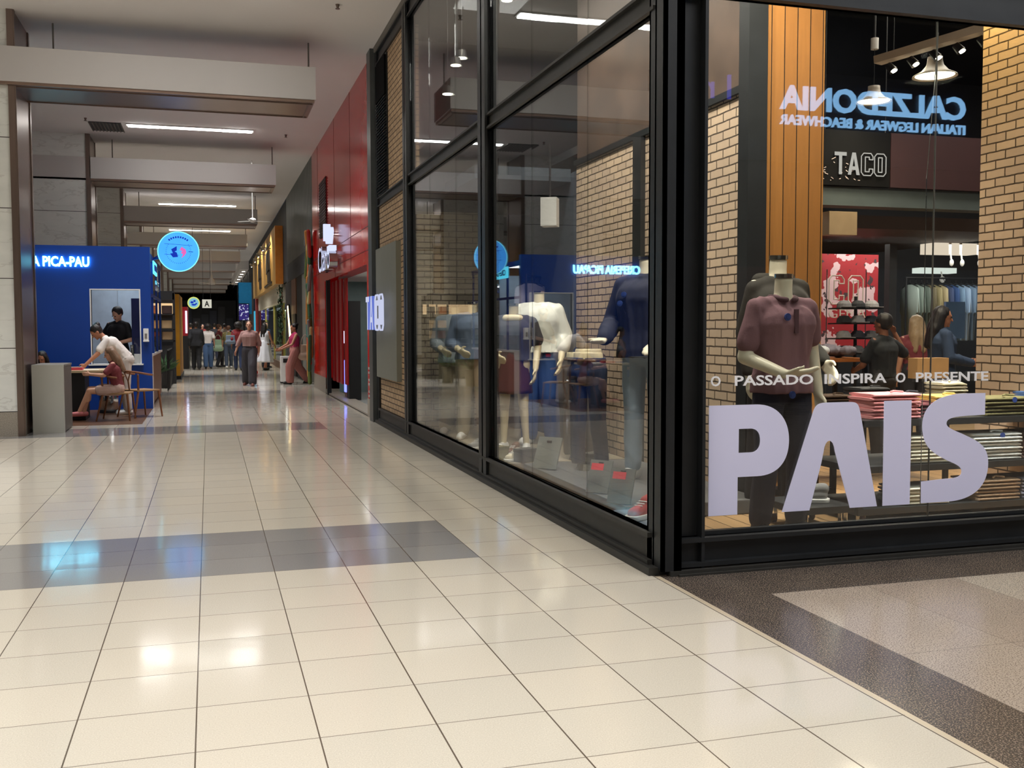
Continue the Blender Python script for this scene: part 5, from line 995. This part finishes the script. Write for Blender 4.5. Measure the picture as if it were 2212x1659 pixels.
stack('shirt', 'denim blue', 'at the far right of the top shelf', 6.42, 6.55, .77, 6, [(70, 96, 140)], .3, .3, .027, 'denim shirts on the cart')
# ================================================================ SHOPPERS
figure('person', 'person in denim jacket with long dark hair and a shoulder bag, seen in profile', 'person', (7.98, 9.6, .01), 1.15, dict(wR=(-.10, -.30, 1.06), eR=(-.24, -.02, 1.12), wL=(.10, -.30, 1.06), eL=(.24, -.03, 1.12)), .98, SK1, cl('denim_dark', (46, 62, 88)), cl('black_trouser', (28, 28, 34)), HD, M['black'], sleeve='long', loose=.03, hem=.86, vox=.010, hairstyle='long', topname='jacket', gaze=(.12, 0, 0))
bag('black shoulder bag at the hip of the person in the denim jacket', (8.22, 9.75, .78), (.3, .14, .3), M['black'], .8, .3)
figure('person', 'person with straight blond hair and maroon top seen from behind', 'person', (8.42, 10.6, .01), PI-.2, {}, .93, SK2, cl('maroon_top', (120, 50, 56)), cl('dark_trouser', (40, 40, 46)), HG, M['black'], sleeve='short', vox=.012, hairstyle='long')
figure('person', 'person in dark T-shirt raising one arm with a hanger pole', 'person', (6.86, 9.15, .01), PI+.3, dict(sL=(-.175, 0, 1.385) if False else (.175, 0, 1.385), eR=(-.45, .0, 1.20), wR=(-.36, -.10, 1.47), eL=(.22, -.1, 1.12), wL=(.1, -.3, 1.05)), .93, SK3, cl('near_black', (20, 24, 30)), cl('dark_trouser', (40, 40, 46)), HD, M['black'], vox=.011)
tag(bx('paper_bag', mat('kraft_paper', (196, 158, 112), .7), 7.22, 7.62, 9.05, 9.2, .90, 1.12), 'open kraft paper bag held beneath the raised arm', 'bag')
# ================================================================ SHOP INTERIOR
r = thing('logo_panel', 'black hanging panel with white letters TACO inside the shop', 'sign', (7.1, 10.0, 3.06)); MB().box(-.45, .45, 0, .06, 0, .62).build('board', M['louvre'], r); wl = glow('letter_white', (238, 232, 226), .85); taco(r, (-.30, -.02, .12), (1, 0, 0), .68, .25, wl, None, .006, .006)
random.seed(9); q = MB()
for i in range(22): x = random.uniform(-.45, .1); z = .05+random.random()*.25; q.obox((x, -.004, z), (random.uniform(.01, .06), .004, .006), Matrix.Rotation(random.uniform(-.6, .6), 4, 'Y').to_quaternion())
q.build('chalk_strokes', mat('chalk', (200, 180, 176)), r); MB().cyl((-.4, .03, .62), (-.4, .03, 2.5), .006, .006, 6).cyl((.4, .03, .62), (.4, .03, 2.5), .006, .006, 6).build('cables', M['black'], r)
tag(bx('maroon_panel', mat('maroon_fascia', (46, 24, 25), .5), 7.56, 9.4, 10.0, 10.06, 3.06, 3.68), 'dark maroon fascia panel right of the hanging TACO panel', 'panel')
tag(bx('grey_duct', mat('grey_duct', (72, 80, 80), .5), 6.0, 9.4, 10.05, 10.3, 2.84, 3.05), 'long grey bulkhead running under the TACO panel', 'bulkhead')
tag(bx('dark_soffit', mat('brown_soffit', (54, 42, 36), .6), 6.0, 10.4, 10.7, 14.4, 2.66, 2.82), 'dark brown soffit hanging behind the grey bulkhead', 'soffit')
def pendant(label, x, y, zr, k_, zt=5.6):
    r = thing('pendant_lamp', label, 'lamp', (x, y, zr), 0, 'white pendant lamps in the shop'); r.scale = (k_, k_, k_); zt = zr+(zt-zr)/k_
    MB().lathe([(.255, -.06), (.25, -.045), (.16, .0), (.10, .07), (.085, .13), (.085, .17), (.02, .17), (.02, .165), (.08, .16), (.08, .13), (.095, .065), (.155, -.005), (.24, -.055), (.255, -.06)]).build('shade', mat('pendant_white', (190, 180, 168), .4), r, True)
    MB().cyl((0, 0, -.045), (0, 0, -.035), .225, .225, 32).build('bulb', glow('pendant_glow', (255, 238, 205), 9), r); MB().cyl((0, 0, .17), (0, 0, .70), .004, .004, 6).build('cord', M['black'], r); MB().cyl((0, 0, .70), (0, 0, .86), .055, .055, 20).build('canopy', M['white'], r); MB().cyl((0, 0, .86), (0, 0, zt-zr), .015, .015, 6).build('rod', M['black'], r)
    l = area('pendant_light', (x, y, zr-.08), .4, .4, 34, (1, .86, .66))
pendant('white pendant lamp, right one hanging under the slanted light bar', 7.0, 8.6, 4.0, .84); pendant('white pendant lamp, left one hanging by a long cord', 6.95, 9.5, 3.93, .74)
def bar(label, a, b, n=4, col=(205, 196, 184), gw=.07, lamps=True, power=0):
    r = thing('light_bar', label, 'lamp', a); d = Vector(b)-Vector(a); u = d.normalized(); L = d.length
    MB().obox(d/2, (L, gw*2, gw), Vector((1, 0, 0)).rotation_difference(u)).build('housing', mat('bar_beige', col, .5), r); up_ = 5.6-a[2]
    for i in range(n):
        c = u*(L*(i+.5)/n); 
        if lamps:
            MB().cyl(c+Vector((0, 0, -gw)), c+Vector((.03, -.05, -gw-.07)), .035, .045, 14).build('spot_head', M['black'], r); MB().cyl(c+Vector((.03, -.05, -gw-.07)), c+Vector((.031, -.052, -gw-.075)), .038, .038, 14).build('bulb', M['lamphot'], r)
    MB().cyl(u*L*.15, u*L*.15+Vector((0, 0, up_)), .006, .006, 6).cyl(u*L*.85, u*L*.85+Vector((0, 0, up_)), .006, .006, 6).build('cables', M['black'], r); return r
bar('slanted beige light bar with small spots near the shop ceiling', (6.62, 9.0, 4.18), (7.10, 7.95, 4.27), 5, gw=.075)
spot('shop_spot_and_fill', (6.28, 7.15, 5.0), (6.5, 7.25, 3.4), 520, (1, .68, .26), 58); spot('shop_spot_and_fill', (7.2, 9.0, 4.3), (4.9, 6.7, .8), 260, (1, .90, .78), 70); spot('shop_spot_and_fill', (5.2, 8.8, 4.6), (3.9, 6.3, 1.3), 60, (1, .90, .76), 60)
spot('shop_spot_and_fill', (4.6, 5.7, 5.0), (3.8, 6.1, 1.2), 190, (1, .92, .84), 42); spot('shop_spot_and_fill', (5.0, 5.62, 3.3), (5.3, 6.4, .6), 560, (1, .94, .88), 58); spot('shop_spot_and_fill', (5.6, 5.62, 3.3), (5.8, 6.4, .5), 470, (1, .94, .88), 42)  # unseen spots added to brighten the polo mannequin and folded stacks
area('shop_light', (3.35, 10.4, 5.4), .8, 4.0, 90, (1, .93, .85)); area('shop_light', (3.2, 7.0, 5.4), .6, 2.0, 70, (1, .93, .85))
for a_, b_ in (((3.0, 9.9, 4.6), (3.66, 11.1, 1.5)), ((2.9, 9.7, 4.6), (3.2, 10.6, 1.4)), ((2.9, 11.4, 4.6), (3.03, 12.6, 1.3)), ((3.1, 7.0, 4.6), (3.55, 8.0, 1.2))): spot('display_fill', a_, b_, 190, (1, .93, .84), 38); area('shop_light', (9.4, 11.6, 2.62), 3, .9, 60, (1, .96, .92)); area('shop_light', (8.2, 9.3, 5.4), 3, 1.0, 90, (1, .9, .8)); area('shop_light', (5.6, 12.5, 3.5), 2, 2, 30, (.95, .97, 1))  # display spots are unseen, added to brighten the side window mannequins
for y in (7.0, 8.8, 10.6): spot('brick_fill', (3.0, y-.3, 5.3), (4.2, y, 1.9), 360, (1, .91, .80), 95)  # unseen spots added to lift the brick wall
spot('brick_fill', (3.4, 6.0, 5.2), (4.2, 7.9, 2.4), 260, (1, .9, .78), 60); spot('oak_fill', (4.0, 5.75, 5.3), (4.6, 7.3, 2.9), 540, (1, .88, .72), 62)  # more added spots, brightening the brick and the oak boards
for x in (2.95, 3.4): spot('brick_fill', (x, 11.9, 5.2), (x, 13.1, 1.6), 60, (1, .88, .74), 80)
r = thing('ceiling_lightbox', 'wide pale lit light box near the back of the shop with hanging spots', 'lamp', (10.2, 12.0, 2.49)); bx('box', glow('warm_panel', (255, 236, 216), 1.1), -.38, .42, 0, .3, 0, .15, parent=r)
for i, x in enumerate((-.12, .06, .36)):
    MB().box(x-.02, x+.02, -.01, 0, -.01, .15).cyl((x, -.02, -.01), (x+.01, -.02, -.08), .012, .012, 8).ell((x+.01, -.03, -.13), (.03, .03, .05), n=10).build('spot_head', M['white'], r)
r = thing('ceiling_lightbox', 'smaller cool-lit panel below the wide light box at the back', 'lamp', (10.62, 12.9, 2.27)); bx('box', glow('cool_panel', (235, 245, 240), 1.2), -.3, .35, 0, .2, 0, .08, parent=r); MB().ell((.05, -.05, -.1), (.05, .03, .05), n=10).cyl((.05, -.05, -.08), (.05, -.02, .02), .01, .01, 6).build('spot_head', M['white'], r)
for i_, (x_, y_, z_) in enumerate(((2.80, 12.0, 4.26), (2.95, 12.2, 4.66), (3.05, 12.3, 4.78), (3.25, 11.0, 5.1))):
    r = thing('spot_lamp', ['small round spot lamp low inside the upper side window, leftmost of four', 'small round spot lamp in the upper side window, second from the left', 'small round spot lamp in the upper side window, third from the left', 'bright spot lamp at the top of the upper side window, rightmost of four'][i_], 'lamp', (x_, y_, z_), 0, 'spot lamps in the upper side window')
    MB().cyl((0, 0, .0), (0, 0, .09), .07, .055, 18).build('housing', M['black'], r); MB().cyl((0, 0, -.006), (0, 0, 0), .06, .06, 18).build('bulb', M['lamphot'], r); MB().cyl((0, 0, .09), (0, 0, 5.6-z_), .008, .008, 6).build('rod', M['black'], r)
# red poster wall, hat stand, low tables
tr = NT('red_poster'); g = tr.n('ShaderNodeTexCoord'); p = tr.pbsdf(.6); nn = tr.noise(3.2, 4, g.outputs['Object']); f1 = tr.math('GREATER_THAN', nn, .54); c1 = tr.mix(f1, lin((150, 20, 30)), lin((206, 172, 176))); tr.l(tr.mix(tr.math('GREATER_THAN', tr.noise(7, 2, g.outputs['Object']), .63), c1, lin((60, 40, 44))), p.inputs['Base Color'])
tag(bx('poster_wall', tr.m, 7.2, 8.9, 12.0, 12.08, 1.1, 2.45), 'red and pink poster wall behind the hat stand', 'poster')
r = thing('outline_letters', 'large outlined letters CO with small letters beneath, in front of the red posters', 'lettering', (6.9, 10.2, 1.72))
me_o = MB()
for i, ch in enumerate('CO'):
    for sp in letter_path(ch, .20, .33):
        me_o.tube([Vector((p_[0]+i*.26, 0, p_[1])) for p_ in sp+[sp[0]]], .008, 6)
me_o.build('letter_outlines', mat('pale_outline', (196, 184, 176), .5), r)
me = fit_text('GEMA', .5, .10, .004, -.01); o = link('small_letters', me, mat('pale_outline', (196, 184, 176), .5), r); place(o, (0, 0, -.16), (1, 0, 0), (0, 0, 1)); MB().cyl((-.03, 0, -1.7), (-.03, 0, .4), .006, .006, 6).cyl((.5, 0, -1.7), (.5, 0, .4), .006, .006, 6).build('posts', M['chrome'], r)
r = thing('cap_stand', 'black stand with rows of dark caps in the middle of the shop', 'stand', (7.05, 9.9, 0)); MB().cyl((0, 0, 0), (0, 0, 1.8), .02, .02, 10).cyl((0, 0, 0), (0, 0, .03), .25, .25, 24).build('pole', M['black'], r)
for lv, z in enumerate((1.16, 1.33, 1.50, 1.67)):
    MB().box(-.28, .28, -.12, .12, z-.015, z).build('shelf', M['black'], r)
capm = MB(); capm.lathe([(.001, .085), (.05, .078), (.078, .045), (.085, 0), (.001, 0)], n=16); capm.prism([Vector((.08*math.cos(a), -.06+.0+.12*math.sin(a)*(1 if math.sin(a) < 0 else .2), .004)) for a in [2*PI*i/14 for i in range(14)]], (0, 0, .006)); cm = capm.build('tmpcap', mat('cap_dark', (52, 50, 58), .8)); cmesh = cm.data; bpy.data.objects.remove(cm)
cc = [(52, 50, 58), (110, 108, 112), (40, 40, 44), (150, 148, 150)]
for lv, z in enumerate((1.16, 1.33, 1.50, 1.67)):
    for i in range(3):
        k = (lv*3+i) % 4; me = cmesh.copy(); me.materials.clear(); me.materials.append(mat('cap%d' % k, cc[k], .8)); o = bpy.data.objects.new('cap', me); C.objects.link(o); o.location = (6.87+i*.18, 9.86, z+.001)
        tag(o, '%s cap, %s, on the %s shelf of the cap stand' % (('dark plum', 'grey', 'black', 'light grey')[k], ('left', 'middle', 'right')[i], ('bottom', 'second lowest', 'second highest', 'top')[lv]), 'cap', 'caps on the cap stand')
def table(label, x, y, w_, d, z, m):
    r = thing('display_table', label, 'table', (x, y, 0)); MB().box(-w_/2, w_/2, -d/2, d/2, z-.04, z, .004).build('tabletop', m, r)
    for sx in (-1, 1):
        for sy in (-1, 1): MB().box(sx*(w_/2-.03)-.02, sx*(w_/2-.03)+.02, sy*(d/2-.03)-.02, sy*(d/2-.03)+.02, 0, z-.04).build('leg', M['black'], r)
tag(MB().box(6.62, 6.98, 9.8, 9.95, 2.48, 2.74, .004).build('reflection_box', mat('reflection_box_beige', (150, 128, 98), .5)), 'beige box standing in for a reflection, under the grey bulkhead beside the oak boards', 'box')  # solid box put in place of a reflection in the front glass
table('orange-wood display table left of the cap stand, heaped with clothes', 6.45, 9.6, .7, .6, 1.12, mat('orange_wood', (150, 88, 40), .5)); table('dark display table behind the window letters', 5.9, 8.2, 1.5, .7, .62, M['black'])
stack('T-shirt', 'brown', 'left on the dark table behind the cart', 5.5, 8.1, .62, 7, [(74, 58, 48)], .3, .3, .03, 'T-shirts on the dark table'); stack('T-shirt', 'slate', 'in the middle of the dark table', 5.9, 8.1, .62, 9, [(66, 70, 80)], .3, .3, .03, 'T-shirts on the dark table'); stack('T-shirt', 'plum', 'right on the dark table behind the cart', 6.35, 8.1, .62, 6, [(84, 50, 60)], .3, .3, .03, 'T-shirts on the dark table')
for i, (x, y, c, lb) in enumerate(((6.25, 9.5, (196, 200, 204), 'white'), (6.52, 9.45, (110, 104, 116), 'grey-violet'), (6.42, 9.7, (66, 44, 50), 'dark plum'))):
    q = MB(); random.seed(i)
    for j in range(5): q.ell((random.uniform(-.1, .1), random.uniform(-.1, .1), .05+random.random()*.06), (.1, .08, .05), n=8)
    o = blob('crumpled_garment', q, .012, cl('crump%d' % i, c), None, 1, [((0, 0, 0), (0, 0, -1))], .012, 14, i); o.location = (x, y, 1.122); tag(o, '%s crumpled garment heaped on the orange-wood table' % lb, 'garment', 'crumpled clothes on the wooden table')
tag(bx('red_sale_box', mat('dotted_red', (120, 16, 22), .5), 6.95, 7.12, 9.3, 9.36, .6, .98), 'dark red box panel at the foot of the cap stand', 'panel')
tag(MB().box(9.2, 9.5, 11.0, 11.04, 1.3, 1.78).build('info_board', mat('slate_blue_board', (70, 96, 130), .5)), 'small slate-blue board behind the blond person', 'board')
tag(MB().box(8.25, 8.36, 10.9, 11.0, .0, 2.5).build('interior_post', mat('grey_post', (60, 62, 66), .5)), 'dark grey interior post left of the blond person', 'post')
tag(MB().cap((4.58, 5.60, 3.36), (4.43, 5.50, 2.4), .003, .003, 6, 2).cap((4.43, 5.5, 2.4), (4.43, 5.5, .3), .003, .003, 6, 2).build('hanging_cable', M['chrome']), 'thin pale cable hanging down inside the front window', 'cable')
# ================================================================ OPPOSITE SHOP (mirrored in the front window)
r = thing('opposite_shop', 'dark shop front across the hall, mirrored in the front window', 'shop front', (0, -6.3, 0))
bx('fascia', mat('navy_fascia', (16, 20, 40), .4), 2.5, 22, 0, .1, 4.6, 8, parent=r); bx('lower_front', mat('dim_front', (40, 26, 24), .5), 2.5, 22, -.2, 0, 0, 4.6, parent=r)
for i, x in enumerate((4.5, 8.3, 12.2, 16)): bx('display_window', mat('dim_window%d' % i, ((70, 66, 66), (90, 60, 58), (60, 70, 84), (84, 80, 76))[i], .3), x, x+2.8, 0, .03, .5, 2.6, parent=r)
cz = glow('calz', (150, 205, 255), 7.5)
me = fit_text('CALZEDONIA', 4.14, .46, .02, .03); o = link('letters', me, cz, r); place(o, (14.52, .14, 5.56), (-1, 0, 0), (0, 0, 1))
me = fit_text('ITALIAN LEGWEAR & BEACHWEAR', 4.14, .19, .02, .02); o = link('letters', me, cz, r); place(o, (14.52, .14, 5.28), (-1, 0, 0), (0, 0, 1))
r = thing('violet_letters', 'violet glowing letters mirrored at the left edge of the front window', 'sign', (9.05, -6.1, 5.66)); me = fit_text('I r', .56, .44, .02, .0); o = link('letters', me, glow('violet', (100, 100, 255), 2.5), r); place(o, (.26, 0, .0), (-1, 0, 0), (0, 0, 1))
